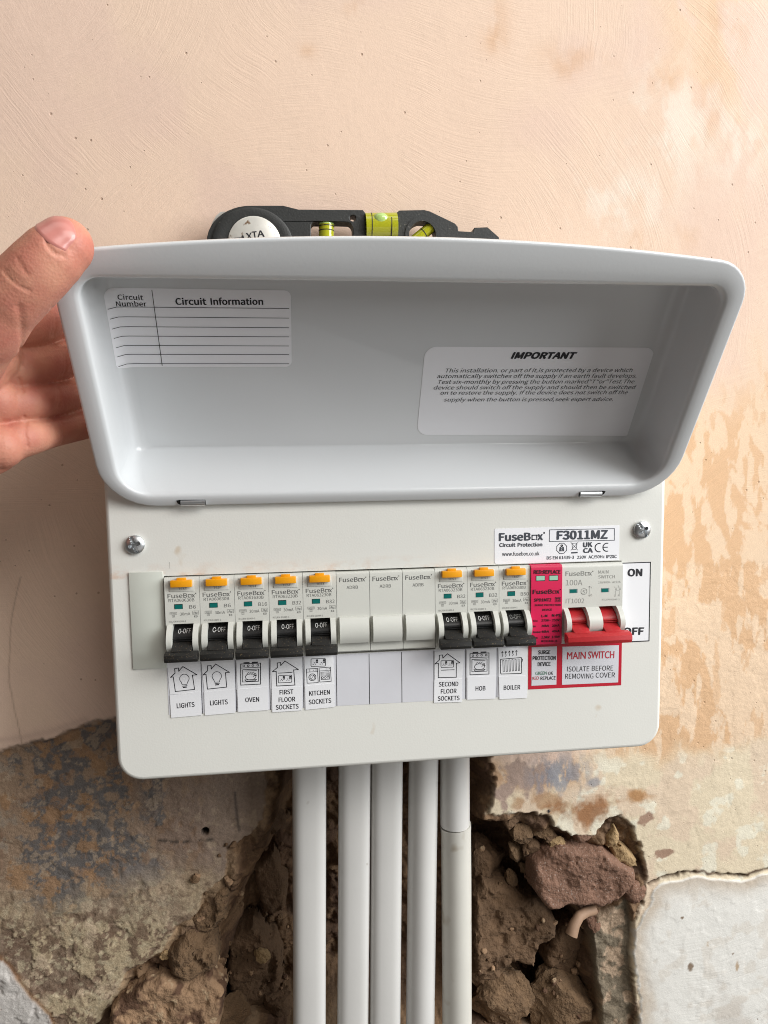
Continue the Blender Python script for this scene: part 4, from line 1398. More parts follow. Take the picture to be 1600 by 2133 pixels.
P.poly([(c[0] - 1.9, c[1] - 4.0), (c[0] + 1.9, c[1] - 3.9), (c[0] + 1.9, c[1] - 3.1), (c[0] - 1.9, c[1] - 3.2)])
P.build('lettering', M_GREYINK if False else mat('slate_ink', lin(66, 70, 78), 0.5), BL, PLT(0.22))
P = Print(); P.line([q3(131, 524), q3(130, 576)], 0.16)
P.build('scratch', M_GREYINK, CU, PLT(0.05))

# ------------------------------------------------------------------ modules
PITCH_M, MX0, MT, MBZ = 17.9, -97.8, 13.3, -31.6
FY = -3.0                      # face plane of the modules


def module_body(mb, w, mi=0):
    h = w / 2 - 0.1
    prof = [(30, MBZ + .5), (FY + .4, MBZ + .5), (FY, MBZ + .9), (FY, MT - 2.2), (FY + .5, MT - .7), (FY + 1.6, MT), (30, MT)]
    return h, prof


TSLOT = 5.3


def rcbo_body():
    mb = MB()
    h = PITCH_M / 2 - 0.09
    top = [(30, -11.2), (FY, -11.2), (FY, MT - 2.4), (FY + .35, MT - 1.0), (FY + 1.5, MT), (30, MT)]
    side = [(30, MBZ), (FY + 1.0, MBZ), (FY, MBZ + .8), (FY, -11.2), (30, -11.2)]
    mb.extrude_x(top, -h, h)
    mb.extrude_x(side, -h, -TSLOT)
    mb.extrude_x(side, TSLOT, h)
    mb.extrude_x([(30, MBZ), (FY + 1.0, MBZ), (FY, MBZ + .8), (FY, -28.2), (2.5, -27.0), (2.5, -11.2), (30, -11.2)], -TSLOT, TSLOT)
    # the two bulging cheeks beside the toggle
    ck = [(FY + .3, -11.3)] + [(FY - 6.4 * math.sin(math.pi * k / 14) ** 0.8, -11.3 - 17.0 * k / 14) for k in range(1, 14)] + [(FY + .3, -28.3)]
    for s_ in (-1, 1):
        a, b = sorted((s_ * TSLOT, s_ * (TSLOT + 2.75)))
        mb.extrude_x(ck, a, b)
    # lower lip under the handle, label ridge and test button surround
    mb.box(-6.3, 6.2, FY - .35, FY + .3, 6.1, 12.0, 0.12)
    return mb


def toggle(mb, x0, x1, mi=0):
    """round rotor in the slot with two ribs"""
    pts = [(2.4 - 7.6 * math.sin(math.pi * k / 16) ** .85, -12.6 - 12.5 * k / 16) for k in range(17)]
    mb.extrude_x(pts, x0, x1, mi)
    for z in (-18.5, -19.6):
        mb.box(x0 + .05, x1 - .05, -5.9, -4.6, z - .22, z + .22, 0.1, mi)


def lever(mb, x0, x1, b0, b1, mi=0):
    mb.extrude_x([(-4.8, -19.9), (-12.0, -23.4), (-12.0, -26.6), (-4.0, -25.4)], x0, x1, mi, 0.25)
    # handle bar, leaning
    bm = MB()
    prof = [(-9.8, -23.9), (-13.4, -24.0), (-15.0, -24.8), (-15.2, -26.9), (-14.3, -28.5), (-11.0, -28.5), (-9.8, -27.6)]
    mb.extrude_x(prof, b0, b1, mi, 0.35)


def module_print(code, amps):
    P = Print()
    P.ctext('TEST', 0.5, 6.9, 4.4, 1.15)
    P.brand((-7.3, 2.65), (6.75, 2.65), 2.25, 0.005)
    P.ctext(code, -0.35, 0.55, 13.1, 1.6)
    P.text(amps, (3.4, -3.3), (6.9 if len(amps) < 3 else 7.9, -3.3), 1.85, 0.0)
    P.text('30mA', (-1.4, -6.75), (3.8, -6.75), 1.55, 0.0)
    P.text('6000', (-6.1, -5.9), (-3.4, -5.9), 0.75, 0.0); P.line([(-6.5, -6.2), (-3.0, -6.2), (-3.0, -4.9), (-6.5, -4.9)], 0.12, closed=True)
    P.text('3', (-5.1, -7.3), (-4.6, -7.3), 0.7, 0.0); P.line([(-5.4, -7.5), (-4.2, -7.5), (-4.2, -6.4), (-5.4, -6.4)], 0.12, closed=True)
    P.line([(5.0, -6.4), (8.2, -6.4), (8.2, -4.6), (5.0, -4.6)], 0.12, closed=True)
    P.line([(5.6, -5.5), (6.2, -5.1), (7.0, -5.7), (7.6, -5.3)], 0.2); P.line([(5.6, -6.0), (6.2, -5.6), (7.0, -6.2), (7.6, -5.8)], 0.2)
    P.text('E3', (5.9, -8.0), (7.5, -8.0), 0.95, 0.01)
    P.text('IEC/EN 61009-1', (-7.1, -10.3), (1.5, -10.3), 0.85, 0.0)
    return P


body_me = tog_me = btn_me = ind_me = None
SPECS = {0: ('RTA060630B', 'B6', 'O-OFF'), 1: ('RTA060630B', 'B6', 'O-OFF'), 2: ('RTA061630B', 'B16', 'O-OFF'), 3: ('RTA063230B', 'B32', 'O-OFF'), 4: ('RTA063230B', 'B32', 'O-OFF'),
         8: ('RTA063230B', 'B32', 'O-OFF'), 9: ('RTA063230B', 'B32', 'O-OFF'), 10: ('RTA065030B', 'B50', 'O-OFF')}
PROTO = None


def child(name, mb, mats, parent, base, smooth=35):
    """a part whose mesh is written about the module's own origin"""
    V = [(p[0] + base[0], p[1] + base[1], p[2] + base[2]) for p in mb.v]
    m2 = MB(); m2.v, m2.f, m2.m = V, mb.f, mb.m
    return m2.build(name, mats, parent, smooth=smooth, origin=base)


def copy_part(src, parent):
    o = src.copy()
    link(o, parent)
    ORIGIN[o.name] = ORIGIN.get(parent.name, np.zeros(3))
    return o


for k, (code, amps, off) in SPECS.items():
    base = (MX0 + PITCH_M * (k + .5), 0, 0)
    if PROTO is None:
        body = child('circuit_breaker', rcbo_body(), M_MODULE, CU, base)
        mb = MB(); toggle(mb, -TSLOT + .15, TSLOT - .15, 0); lever(mb, -4.9, 4.9, -8.4, 8.4, 1)
        tg = child('toggle', mb, [M_BLACK, M_BAR], body, base, 30)
        mb = MB(); mb.box(-5.4, 5.5, FY - 2.6, FY + .2, 8.6, 12.2, 0.35); mb.box(-2.3, 2.5, FY - 1.5, FY + .4, 12.0, 13.3, 0.2)
        tb = child('test_button', mb, M_ORANGE, body, base)
        mb = MB(); mb.box(-4.15, 0.15, FY - .1, FY + .2, -3.25, -0.65, 0, 1); mb.box(-3.95, -0.05, FY - .14, FY + .1, -3.2, -0.95, 0, 0)  # dark border box: the window's recess shade put in as colour
        iw = child('indicator_window', mb, [M_TEAL, M_DARK], body, base)
        PROTO = (body, tg, tb, iw)
    else:
        body = copy_part(PROTO[0], CU)
        body.location = [c * MM for c in (np.array(base) - ORIGIN[CU.name])]
        ORIGIN[body.name] = np.array(base, float)
        for q in PROTO[1:]:
            copy_part(q, body)
    body['label'] = '%s breaker marked %s' % ({0: 'first lights', 1: 'second lights', 2: 'oven', 3: 'first floor sockets', 4: 'kitchen sockets', 8: 'second floor sockets', 9: 'hob', 10: 'boiler'}[k], amps)
    P = module_print(code, amps)
    P.build('lettering', M_GREYINK, body, lambda a, b, x=base[0]: (x + a, (FY - .06) if b < 6.2 else (FY - .42), b))
    P = Print()
    if k == 1:
        P.circle((-2.1, -15.2), 0.72, 0.26, 12, a0=25, a1=345, asp=1.25)
        P.text('-OFF', (-1.1, -16.1), (3.7, -16.1), 1.85, 0.0)
    else:
        P.text('O-OFF', (-2.7, -16.1), (3.7, -16.1), 1.85, 0.0)
    P.build('lettering', M_WHITEINK if k != 10 else M_LIGHTINK, body, lambda a, b, x=base[0]: (x + a, 2.4 - 7.6 * max(0.0, math.sin(math.pi * (-12.6 - b) / 12.5)) ** .85 - .12, b))

# three blank modules
BLK = None
for k in (5, 6, 7):
    base = (MX0 + PITCH_M * (k + .5), 0, 0)
    if BLK is None:
        mb = MB()
        h = PITCH_M / 2 - 0.12
        mb.extrude_x([(30, MBZ + .8), (FY + 1, MBZ + .8), (FY, MBZ + 1.6), (FY, MT - 2.6), (FY + .4, MT - 1.1), (FY + 1.5, MT - .2), (30, MT - .2)], -h, h)
        pr = [(FY + .2, -11.0)] + [(FY - 4.6 * math.sin(math.pi * (0.12 + .68 * t / 10)) ** .9, -11.3 - 13.6 * t / 10) for t in range(11)] + [(FY + .2, -25.2)]
        mb.extrude_x(pr, -7.7, 8.0)
        body = BLK = child('blank_module', mb, M_MODULE, CU, base)
    else:
        body = copy_part(BLK, CU)
        body.location = [c * MM for c in (np.array(base) - ORIGIN[CU.name])]
        ORIGIN[body.name] = np.array(base, float)
    P = Print()
    P.brand((-7.3, 7.9), (6.7, 7.9), 2.35, 0.005)
    P.ctext('ADRB', -0.4, 4.0, 6.1, 1.75)
    P.build('lettering', M_GREYINK, body, lambda a, b, x=base[0]: (x + a, FY - .06, b))

# surge protector
base = (MX0 + PITCH_M * 11.5, 0, 0)
mb = MB()
h = PITCH_M / 2 - 0.05
mb.extrude_x([(30, MBZ), (FY - .6, MBZ), (FY - 1.0, MBZ + .5), (FY - 1.0, MT - 1.6), (FY - .5, MT - .4), (FY + .5, MT + .1), (30, MT + .1)], -h, h)
SPD = child('surge_protector', mb, M_PINK, CU, base)
SPD['label'] = 'crimson surge protection module'
sx = lambda x, y: at(1090 + x / 6.957, 1160 + y / 6.957, FY - 1.0)[[0, 2]] - np.array([base[0], 0])
mb = MB()
for x0, x1, y in ((182, 318, 0), (372, 508, -4)):
    a, b = sx(x0, 352 + y), sx(x1, 268 + y)
    mb.box(a[0], b[0], FY - 1.08, FY - .8, a[1], b[1], 0, 1)
    mb.box(a[0] + .3, b[0] - .3, FY - 1.14, FY - .9, a[1] + .35, b[1] - .25, 0, 0)
child('indicator_window', mb, [M_PALEGREEN, M_DARK], SPD, base)
P = Print()
for s_, x0, x1, y, c, b in (('RED:REPLACE', 153, 538, 243, 1.9, .014), ('SPD1MT2', 157, 404, 646, 1.65, .016), ('SURGE PROTECTION', 166, 540, 712, 1.0, .014), ('DEVICE', 277, 415, 780, 1.1, .014), ('T2', 476, 528, 640, 1.6, .02),
                         ('L-N', 266, 348, 872, 1.3, .02), ('N-PE', 417, 543, 864, 1.3, .02), ('Uc:', 147, 212, 940, 1.1, .014), ('275V~', 264, 398, 936, 1.2, .014), ('255V~', 417, 550, 932, 1.2, .014),
                         ('In:', 143, 188, 1020, 1.1, .014), ('20kA', 264, 372, 1014, 1.2, .014), ('20kA', 417, 524, 1010, 1.2, .014), ('Imax:', 143, 258, 1102, 1.1, .014), ('40kA', 264, 372, 1098, 1.2, .014), ('40kA', 417, 524, 1092, 1.2, .014),
                         ('Up:', 147, 210, 1186, 1.1, .014), ('1.5kV', 266, 382, 1180, 1.2, .014), ('1.5kV', 417, 530, 1174, 1.2, .014), ('IEC61643-11', 264, 492, 1232, 1.0, .014)):
    P.text(s_, sx(x0, y), sx(x1, y - 4), c, b)
P.brand(sx(140, 536), sx(528, 528), 2.3, 0.014)
a, b = sx(464, 650), sx(537, 584)
P.line([a, (b[0], a[1]), b, (a[0], b[1])], 0.22, closed=True)
P.build('lettering', M_DARKPINKINK, SPD, lambda a, b, x=base[0]: (x + a, FY - 1.16, b))

# main switch: two modules wide
base = (MX0 + PITCH_M * 13, 0, 0)
mb = MB()
h = PITCH_M - 0.08
mb.extrude_x([(30, -11.2), (FY, -11.2), (FY, MT - 2.4), (FY + .35, MT - 1.0), (FY + 1.5, MT), (30, MT)], -h, h)
side = [(30, MBZ), (FY + 1.0, MBZ), (FY, MBZ + .8), (FY, -11.2), (30, -11.2)]
slot = [(30, MBZ), (FY + 1.0, MBZ), (FY, MBZ + .8), (FY, -28.2), (2.5, -27.0), (2.5, -11.2), (30, -11.2)]
S_ = [(-14.1, -3.9), (3.9, 14.1)]
mb.extrude_x(side, -h, -14.1); mb.extrude_x(slot, -14.1, -3.9); mb.extrude_x(side, -3.9, 3.9); mb.extrude_x(slot, 3.9, 14.1); mb.extrude_x(side, 14.1, h)
ck = [(FY + .3, -11.3)] + [(FY - 6.4 * math.sin(math.pi * t / 14) ** 0.8, -11.3 - 17.0 * t / 14) for t in range(1, 14)] + [(FY + .3, -28.3)]
mb.extrude_x(ck, -16.9, -14.1); mb.extrude_x(ck, -3.9, 3.9); mb.extrude_x(ck, 14.1, 16.9)
MSW = child('main_switch', mb, M_MODULE, CU, base)
MSW['label'] = 'double width main switch with red handle'
mb = MB()
for a, b in S_:
    toggle(mb, a + .15, b - .15)
    mb.extrude_x([(-4.8, -19.9), (-12.0, -23.4), (-12.0, -26.6), (-4.0, -25.4)], a + .5, b - .5, 0, 0.25)
mb.extrude_x([(-10.0, -23.4), (-14.0, -23.6), (-15.8, -24.8), (-16.1, -27.3), (-15.0, -29.2), (-11.2, -29.2), (-10.0, -28.0)], -18.9, 17.9, 0, 0.4)
child('toggle', mb, M_RED, MSW, base, 30)
ms = lambda x, y: at(1090 + x / 6.957, 1160 + y / 6.957, FY)[[0, 2]] - np.array([base[0], 0])
mb = MB()
for x0, x1, y0, y1 in ((672, 790, 526, 460), (1130, 1248, 514, 448)):
    a, b = ms(x0, y0), ms(x1, y1)
    mb.box(a[0], b[0], FY - .1, FY + .2, a[1], b[1], 0, 1)
    mb.box(a[0] + .1, b[0] - .6, FY - .14, FY + .1, a[1] + .15, b[1] - .3, 0, 0)
child('indicator_window', mb, [M_TEAL, M_RECESS], MSW, base)
P = Print()
P.brand(ms(614, 276), ms(1000, 268), 2.5, 0.008)
for s_, x0, x1, y, c in (('100A', 616, 856, 412, 3.0), ('IT1002', 616, 884, 672, 2.6), ('MAIN', 1088, 1236, 242, 1.8), ('SWITCH', 1088, 1326, 312, 1.8), ('230/400V~', 1086, 1276, 384, 1.1), ('AC22A', 1290, 1410, 380, 1.1), ('IEC/EN 60947-3', 1140, 1394, 630, 0.9),
                       ('1', 1316, 1326, 446, 1.1), ('3', 1370, 1388, 444, 1.1), ('2', 1316, 1334, 576, 1.1), ('4', 1372, 1390, 572, 1.1), ('I', 988, 994, 456, 1.2), ('O', 974, 1000, 572, 1.2)):
    P.text(s_, ms(x0, y), ms(x1, y - 3), c, 0.0)
c = ms(880, 502); P.circle(c, 1.75, 0.24, 20)
P.line([(c[0] + .9, c[1] + .8), (c[0] - .3, c[1] + .7), (c[0] - .6, c[1] + .2), (c[0] + .6, c[1] - .3), (c[0] + .3, c[1] - .8), (c[0] - 1.1, c[1] - .9)], 0.24)
P.line([ms(958, 424), ms(956, 572)], 0.22); P.line([ms(950, 438), ms(958, 424), ms(966, 438)], 0.2); P.line([ms(948, 558), ms(956, 572), ms(964, 558)], 0.2)
for x in (1345, 1402):
    P.line([ms(x, 436), ms(x, 458)], 0.14); P.circle(ms(x, 468), 0.35, 0.14, 8); P.line([ms(x - 8, 490), ms(x - 10, 572)], 0.14)
P.line([ms(1337, 490), ms(1394, 487)], 0.14)
P.build('lettering', M_LIGHTINK, MSW, lambda a, b, x=base[0]: (x + a, FY - .06, b))

# ------------------------------------------------------------------ conduits
CG = 'white conduits in the chase'
cond = [((644, 1640), (643, 2120), 10.6, 'flat white conduit on the far left of the five'),
        ((737, 1640), (734, 2120), 10.1, 'flat white conduit second from the left'),
        ((804, 1640), (802, 2120), 10.1, 'flat white conduit in the middle of the five'),
        ((882, 1640), (877, 2120), 9.5, 'round white conduit second from the right'),
        ((948, 1640), (949, 2120), 9.6, 'round white conduit on the right with a gaping joint')]
Y0 = 55.0
for k, (a, b, r, lab) in enumerate(cond):
    A, B = at(*a, Y0), at(*b, Y0)
    d = (B - A) / (A[2] - B[2])
    p_top = A - d * (-92 - A[2]) * -1 * -1
    top_ = A + (A - B) / (A[2] - B[2]) * (-84 - A[2])
    bot_ = A + (A - B) / (A[2] - B[2]) * (-560 - A[2])
    top_[1] = bot_[1] = Y0
    n = 36
    def ring(p, rr, pw):
        return [(p[0] + rr * math.copysign(abs(math.cos(t)) ** pw, math.cos(t)), p[1] + rr * (0.8 if pw < 1 else 1) * math.copysign(abs(math.sin(t)) ** pw, math.sin(t)), p[2]) for t in np.linspace(0, 2 * math.pi, n, endpoint=False)]
    pw = 0.62 if k < 3 else 1.0
    mb = MB()
    if k < 4:
        mb.loft([ring(top_ + (bot_ - top_) * s_ + np.array([.5 * math.sin(3 * s_ + k), 0, 0]), r, pw) for s_ in np.linspace(0, 1, 12)], cap0=True, cap1=True)
        o = mb.build('conduit', M_PVC, None, smooth=50, recalc=True)
    else:
        j = at(947, 1716, Y0)
        jz = j[2]
        mb.loft([ring((A[0] - .2, Y0, z), r, 1) for z in (-84, jz - .3)], cap0=True, cap1=True)
        o = mb.build('conduit', M_PVC, None, smooth=50, recalc=True)
        mb = MB()
        lp0 = [(x, y, z + 1.0 + 0.11 * (x - A[0])) for x, y, z in ring((A[0] + .3, Y0, jz - 1.6), r * 1.04, 1)]
        inn = [(x, y, z + 0.5 + 0.11 * (x - A[0])) for x, y, z in ring((A[0] + .3, Y0, jz - 1.6), r * 0.88, 1)]
        mb.loft([inn, lp0] + [ring((A[0] + .3 + .35 * math.sin(z * .02), Y0, z), r * 1.02, 1) for z in (jz - 8, jz - 40, jz - 100, -560)], cap0=True, cap1=True)
        lower_pipe = mb.build('lower_length', M_PVCOLD, o, smooth=50, recalc=True)
        lower_pipe['label'] = 'dirtier cream lower length'
        mb = MB()
        mb.loft([ring((A[0], Y0, z), r * 0.8, 1) for z in (jz + 2, jz - 6)], cap0=True, cap1=True)
        mb.build('joint_gap_shade', M_DARK, o, smooth=50, recalc=True)  # dark core painting the shade inside the open joint
    tag(o, lab, 'conduit', CG)

# ------------------------------------------------------------------ tape and spirit level on top of the box
LY0, LY1 = 56.2, 65.8
SL = empty('spirit_level', (10, 58, 168), 'worn black spirit level with built-in tape and yellow vials lying on the box', 'spirit level')
lp = lambda x, y: tuple(at(x, y, LY0)[[0, 2]])
zb = 168.2
cen = np.array(lp(527, 508)); Rt = np.array(lp(527, 428))[1] - cen[1]
arc = [(cen[0] + Rt * 1.22 * math.cos(math.radians(a)) * (1 if a < 90 else 1), cen[1] + Rt * math.sin(math.radians(a))) for a in range(178, 84, -8)]
P0 = [(lp(426, 500)[0], zb)] + arc + [lp(590, 428), lp(606, 432), lp(622, 436), lp(756, 437), lp(761, 443), (lp(762, 500)[0], lp(0, 500)[1]), (lp(762, 500)[0], zb + 6)]
P0 += [(lp(824, 500)[0], zb + 6), lp(823, 446), lp(832, 438), lp(884, 437), lp(896, 440), lp(948, 465), lp(954, 472), lp(955, 481), lp(985, 483), lp(988, 474), lp(1016, 473), lp(1040, 494), (lp(1052, 500)[0], zb)]
win = [(x, z) for x, z in rrect(lp(637, 0)[0], lp(727, 0)[0], lp(0, 510)[1], lp(0, 444.5)[1], 3.5, 5)]
rc = np.array(lp(880, 490)); rr_ = 8.2
ring_h = [(rc[0] + rr_ * math.cos(t), rc[1] + rr_ * math.sin(t)) for t in np.linspace(0, 2 * math.pi, 28, endpoint=False)]
sc_ = np.array(lp(735, 454)); scr = [(sc_[0] + 1.9 * math.cos(t), sc_[1] + 1.9 * math.sin(t)) for t in np.linspace(0, 2 * math.pi, 12, endpoint=False)]
mb = MB()
mb.prism_y(P0, LY0, LY1, [win, ring_h, scr])
bd = mb.build('body', M_LEVEL, SL, smooth=30)
bv = bd.modifiers.new('soft_edges', 'BEVEL'); bv.width = 0.0009; bv.segments = 2; bv.limit_method = 'ANGLE'; bv.angle_limit = math.radians(40)
mb = MB()
for r0, r1, y0, y1, c in ((8.2, 10.6, LY0 - .8, LY0 + 1, rc),):
    a = [[(c[0] + q * math.cos(t), y, c[1] + q * math.sin(t)) for t in np.linspace(0, 2 * math.pi, 32, endpoint=False)] for q, y in ((r1, y1), (r1, y0), (r0, y0), (r0, LY1 - 1))]
    mb.loft(a)
mb.build('vial_ring', M_LEVEL, SL, recalc=True)
mb = MB()
rim = [[(cen[0] + 23.5 * q * math.cos(t), y, cen[1] - 1 + 21.5 * q * math.sin(t)) for t in np.linspace(0, 2 * math.pi, 48, endpoint=False)] for q, y in ((1.0, LY0 + .3), (1.0, LY0 - 1.0), (.94, LY0 - 1.6), (.8, LY0 - 1.2))]
mb.loft(rim, cap1=True)
mb.build('tape_housing', M_LEVEL, SL, smooth=40, recalc=True)
bc = np.array(lp(531, 508))
mb = MB()
mb.loft([[(bc[0] + q * math.cos(t), y, bc[1] + q * math.sin(t)) for t in np.linspace(0, 2 * math.pi, 40, endpoint=False)] for q, y in ((15.3, LY0 - 1.1), (15.3, LY0 - 1.8), (14.7, LY0 - 2.1))], cap1=True)
bg_ = mb.build('badge', M_CHROME, SL, recalc=True)
P = Print()
pxs = [('F', 490, 506, 509), ('I', 508, 511, 504), ('X', 514, 526, 499), ('T', 527, 536, 496), ('A', 537, 551, 494)]
for s_, x0, x1, y in pxs:
    a, b = at(x0, y, LY0 - 2.1)[[0, 2]], at(x1, y - 1, LY0 - 2.1)[[0, 2]]
    P.text(s_, a, b, 3.6, 0.012)
P.build('lettering', M_INK, bg_, lambda a, b: (a, LY0 - 2.16, b))
mb = MB()
e = [lp(441, 460), lp(449, 446), lp(458, 438), lp(468, 437), lp(470, 445), lp(452, 462), lp(438, 484), lp(431, 490)]
mb.prism_y(e, LY0 + 3, LY1 - 2)
mb.build('metal_edge', M_CHROME, SL)
# vials
mb = MB()
a, b = at(680, 443, 61), at(680, 520, 61)
mb.tube([a, b], 4.6, 20)
v = mb.build('vial', M_VIAL, SL)
mb = MB()
for y in (472, 481):
    p = at(680, y, 61); mb.tube([p, p + np.array([0, 0, -.5])], 4.7, 20, mi=0)
mb.build('level_line', M_INK, v)
mb = MB(); p = at(680, 466, 61); mb.tube([p + np.array([0, 0, -1.0]), p + np.array([0, 0, 1.2])], 4.66, 20); mb.build('bubble', M_BUBBLE, v)
mb = MB()
a, b = at(761, 473, 60), at(826, 472, 60)
mb.tube([a, b], 8.0, 28)
v = mb.build('vial', M_VIAL, SL)
mb = MB()
for x in (772, 812):
    p = at(x, 473, 60); mb.tube([p, p + np.array([.5, 0, 0])], 8.1, 28)
mb.build('level_line', M_INK, v)
mb = MB()
p = at(791, 462, 60) 
bm = bmesh.new(); bmesh.ops.create_uvsphere(bm, u_segments=20, v_segments=12, radius=1)
for q in bm.verts: q.co = (p[0] + q.co.x * 4.6, 60 - 6.0 + q.co.y * 2.6, p[2] + q.co.z * 3.4)
mb.addbm(bm)
mb.build('bubble', M_BUBBLE, v)
mb = MB()
a, b = at(905, 468, 60), at(855, 508, 60)
mb.tube([a, b], 3.4, 16)
v = mb.build('vial', M_VIAL, SL)
mb = MB(); p = a + (b - a) * .45; d = (b - a) / np.linalg.norm(b - a); mb.tube([p, p + d * .5], 3.5, 16); mb.build('level_line', M_INK, v)

# ------------------------------------------------------------------ the hand
def build_hand():
    H = empty('person', (-170, -40, 100), 'left hand reaching in with its thumb over the open lid corner', 'person')
    parts = []
    def chain(pts, seg=5):
        """tapered limb through (px, py, Y, r mm) knots, closed by round ends"""
        K = [(at(px, py, Y), r) for px, py, Y, r in pts]
        C, Rr = [], []
        n = len(K)
        for i in range(n - 1):
            p0, p1, p2, p3 = K[max(i - 1, 0)][0], K[i][0], K[i + 1][0], K[min(i + 2, n - 1)][0]
            for t in np.linspace(0, 1, 9, endpoint=False):
                C.append(0.5 * (2 * p1 + (p2 - p0) * t + (2 * p0 - 5 * p1 + 4 * p2 - p3) * t * t + (3 * p1 - p0 - 3 * p2 + p3) * t ** 3))
                s_ = t * t * (3 - 2 * t)
                Rr.append(K[i][1] * (1 - s_) + K[i + 1][1] * s_)
        C.append(K[-1][0]); Rr.append(K[-1][1])
        # hemispherical ends
        d0 = (C[0] - C[1]) / np.linalg.norm(C[0] - C[1]); d1 = (C[-1] - C[-2]) / np.linalg.norm(C[-1] - C[-2])
        pre = [(C[0] + d0 * Rr[0] * math.sin(a), Rr[0] * math.cos(a)) for a in np.linspace(1.5, 0.25, 6)]
        post = [(C[-1] + d1 * Rr[-1] * math.sin(a), Rr[-1] * math.cos(a)) for a in np.linspace(0.25, 1.5, 6)]
        allp = pre + list(zip(C, Rr)) + post
        mb = MB()
        mb.tube([p for p, _ in allp], [r for _, r in allp], 24)
        return mb
    mbs = []
    # thumb
    mbs.append(chain([(134, 513, -90, 10.6), (108, 536, -91, 11.6), (78, 566, -91, 12.0), (48, 596, -90, 12.2), (15, 628, -88, 12.6), (-40, 690, -82, 14.5), (-110, 765, -70, 18), (-190, 830, -52, 21)]))
    # fingers: index, middle, ring, little
    mbs.append(chain([(228, 628, 20, 8.2), (190, 640, 12, 9.2), (150, 652, -1, 9.8), (110, 665, -15, 9.5), (40, 686, -28, 10.4), (-60, 705, -34, 12), (-200, 790, -38, 14)]))
    mbs.append(chain([(240, 722, 26, 8.2), (200, 732, 17, 9.0), (158, 739, 3, 9.4), (110, 751, -13, 9.6), (40, 765, -27, 10.0), (-60, 780, -33, 12), (-200, 830, -38, 14)]))
    mbs.append(chain([(246, 798, 32, 7.6), (206, 806, 23, 8.2), (165, 815, 8, 8.6), (110, 829, -11, 8.7), (45, 838, -27, 9.0), (-60, 850, -32, 11), (-200, 870, -36, 14)]))
    mbs.append(chain([(256, 868, 38, 7.0), (218, 874, 28, 7.7), (180, 881, 13, 8.2), (110, 897, -10, 8.1), (45, 914, -28, 8.8), (-50, 940, -33, 13), (-200, 930, -34, 16)]))
    # palm
    mbs.append(chain([(-20, 740, -38, 13), (-90, 800, -40, 17), (-200, 860, -40, 19), (-330, 910, -36, 20)]))
    mbs.append(chain([(0, 930, -35, 10.5), (-60, 930, -38, 16), (-160, 950, -38, 18), (-330, 960, -34, 20)]))
    mbs.append(chain([(-10, 835, -34, 11), (-80, 860, -36, 16), (-200, 900, -37, 19)]))
    # wrist and forearm
    mbs.append(chain([(-200, 880, -38, 18), (-330, 925, -42, 22), (-600, 985, -70, 25), (-1100, 1090, -130, 32)]))
    me_all = MB()
    for m in mbs:
        me_all.add(m.v, m.f)
    V = np.array(me_all.v)
    org = np.array(ORIGIN[H.name])
    me = bpy.data.meshes.new('hand_source')
    me.from_pydata([tuple(p) for p in (V - org) * MM], [], me_all.f)
    src = bpy.data.objects.new('hand_source', me)
    COL.objects.link(src)
    r = src.modifiers.new('join', 'REMESH'); r.mode = 'VOXEL'; r.voxel_size = 0.0007
    s_ = src.modifiers.new('relax', 'SMOOTH'); s_.factor = 0.5; s_.iterations = 3
    dg = bpy.context.evaluated_depsgraph_get()
    res = bpy.data.meshes.new_from_object(src.evaluated_get(dg))
    bpy.data.objects.remove(src); bpy.data.meshes.remove(me)
    res.name = 'hand'
    n = len(res.vertices)
    co_ = np.zeros(n * 3); res.vertices.foreach_get('co', co_); co_ = co_.reshape(-1, 3) / MM + org
    no = np.zeros(n * 3); res.vertices.foreach_get('normal', no); no = no.reshape(-1, 3)
    bvh = BVHTree.FromPolygons([tuple(p) for p in co_], [tuple(p.vertices) for p in res.polygons])
    def onhand(px, py):
        o = np.array([CX, CY, CZ])
        d = FW * FPX + RT * (px - 800) - UP * (py - 1066.5)
        d /= np.linalg.norm(d)
        loc, nn, _, _ = bvh.ray_cast(Vector(o), Vector(d))
        return (np.array(loc), np.array(nn)) if loc is not None else (None, None)
    disp = np.zeros(n)
    def crease(pts, depth, width):
        P3 = [onhand(*p)[0] for p in pts]
        P3 = [p for p in P3 if p is not None]
        if len(P3) < 2: return
        dd = np.full(n, 1e9)
        for a, b in zip(P3[:-1], P3[1:]):
            e = b - a
            t = np.clip(((co_ - a) @ e) / (e @ e + 1e-9), 0, 1)
            dd = np.minimum(dd, np.linalg.norm(co_ - a - t[:, None] * e, axis=1))
        disp[:] = disp - depth * np.exp(-(dd / width) ** 2)
    # finger-root creases, finger joints, thumb knuckle
    crease([(44, 726), (42, 745), (46, 762)], 0.55, 0.9)
    crease([(40, 790), (44, 806), (48, 815)], 0.7, 0.9)
    crease([(50, 868), (54, 880), (52, 905), (58, 930)], 0.6, 0.9)
    crease([(40, 640), (46, 690), (44, 724)], 0.5, 1.4)
    for x, y0, y1 in ((112, 640, 698), (133, 720, 780), (122, 806, 846), (128, 880, 925)):
        crease([(x, y0), (x + 4, (y0 + y1) / 2), (x, y1)], 0.35, 0.9)
        crease([(x - 5, y0), (x - 2, (y0 + y1) / 2), (x - 6, y1)], 0.22, 0.7)
    crease([(8, 565), (20, 580), (40, 596), (62, 606)], 0.4, 0.7)
    crease([(36, 538), (46, 555), (56, 570)], 0.28, 0.7)
    crease([(14, 560), (26, 574), (46, 588)], 0.2, 0.6)
    crease([(98, 498), (97, 508), (106, 520), (118, 530), (132, 532)], 0.5, 0.8)
    crease([(163, 475), (164, 490), (160, 508), (148, 524)], 0.3, 0.7)
    co2 = co_ + no * disp[:, None]
    res.vertices.foreach_set('co', ((co2 - org) * MM).ravel())
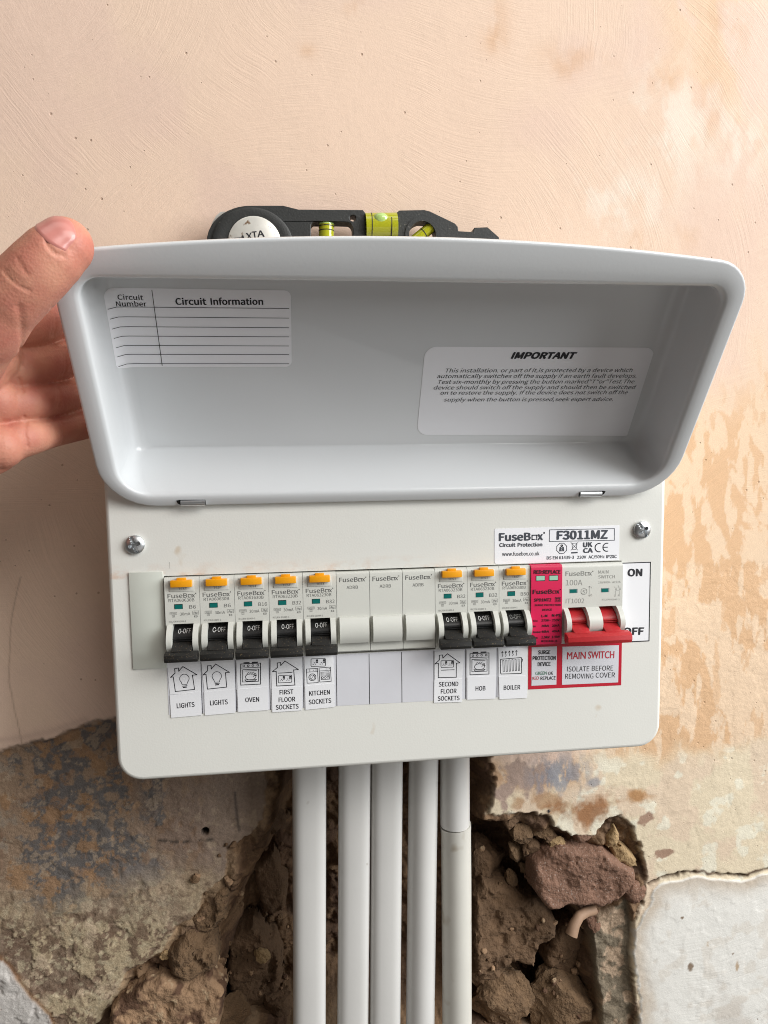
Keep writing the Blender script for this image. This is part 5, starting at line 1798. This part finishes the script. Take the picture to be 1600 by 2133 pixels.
    res.polygons.foreach_set('use_smooth', np.ones(len(res.polygons), bool))
    res.materials.append(M_SKIN)
    res.update()
    hand = bpy.data.objects.new('hand', res)
    link(hand, H)
    ORIGIN[hand.name] = org
    # thumb nail, laid round the back of the thumb
    A0, A1 = at(78, 566, -91), at(134, 513, -90)
    ax = (A1 - A0) / np.linalg.norm(A1 - A0)
    vd = np.array([CX, CY, CZ]) - A1; vd -= ax * (vd @ ax); vd /= np.linalg.norm(vd)
    sd_ = np.cross(ax, vd)
    if sd_[2] < 0: sd_ = -sd_                       # towards the upper silhouette
    px_mm = np.linalg.norm(A1 - A0) / math.hypot(56, 53)
    mb = MB()
    nu, nv = 18, 16
    vs = []
    for j in range(nv + 1):
        t = j / nv
        for i in range(nu + 1):
            e = (i / nu - .5) * 2
            s0 = 56 + 13 * abs(e) ** 3
            s1 = 122 - 16 * e * e
            q = A0 + ax * ((s0 + (s1 - s0) * t) * px_mm)
            ph = math.radians(40 + 47 * e * (1 - .05 * t))
            d = vd * math.cos(ph) + sd_ * math.sin(ph)
            loc, nn, _, _ = bvh.ray_cast(Vector(q + d * 40), Vector(-d))
            vs.append((np.array(loc), np.array(nn)))
    G = np.array([v[0] for v in vs]).reshape(nv + 1, nu + 1, 3)
    for _ in range(4):
        G2 = G.copy()
        G2[1:-1, 1:-1] = (G[1:-1, :-2] + G[1:-1, 2:] + G[:-2, 1:-1] + G[2:, 1:-1]) / 4
        G2[0, 1:-1] = (G[0, :-2] + G[0, 2:] + 2 * G[0, 1:-1]) / 4; G2[-1, 1:-1] = (G[-1, :-2] + G[-1, 2:] + 2 * G[-1, 1:-1]) / 4
        G = G2
    vs = [(p, v[1]) for p, v in zip(G.reshape(-1, 3), vs)]
    pts = [l + nn * (0.42 if 0 < k % (nu + 1) < nu and (nu + 1) < k < (nu + 1) * nv else 0.02) for k, (l, nn) in enumerate(vs)]
    fs = [(j * (nu + 1) + i, j * (nu + 1) + i + 1, (j + 1) * (nu + 1) + i + 1, (j + 1) * (nu + 1) + i) for j in range(nv) for i in range(nu)]
    mb.add(pts, fs)
    nail = mb.build('thumb_nail', M_NAIL, hand, smooth=60, recalc=True)
    return H


build_hand()
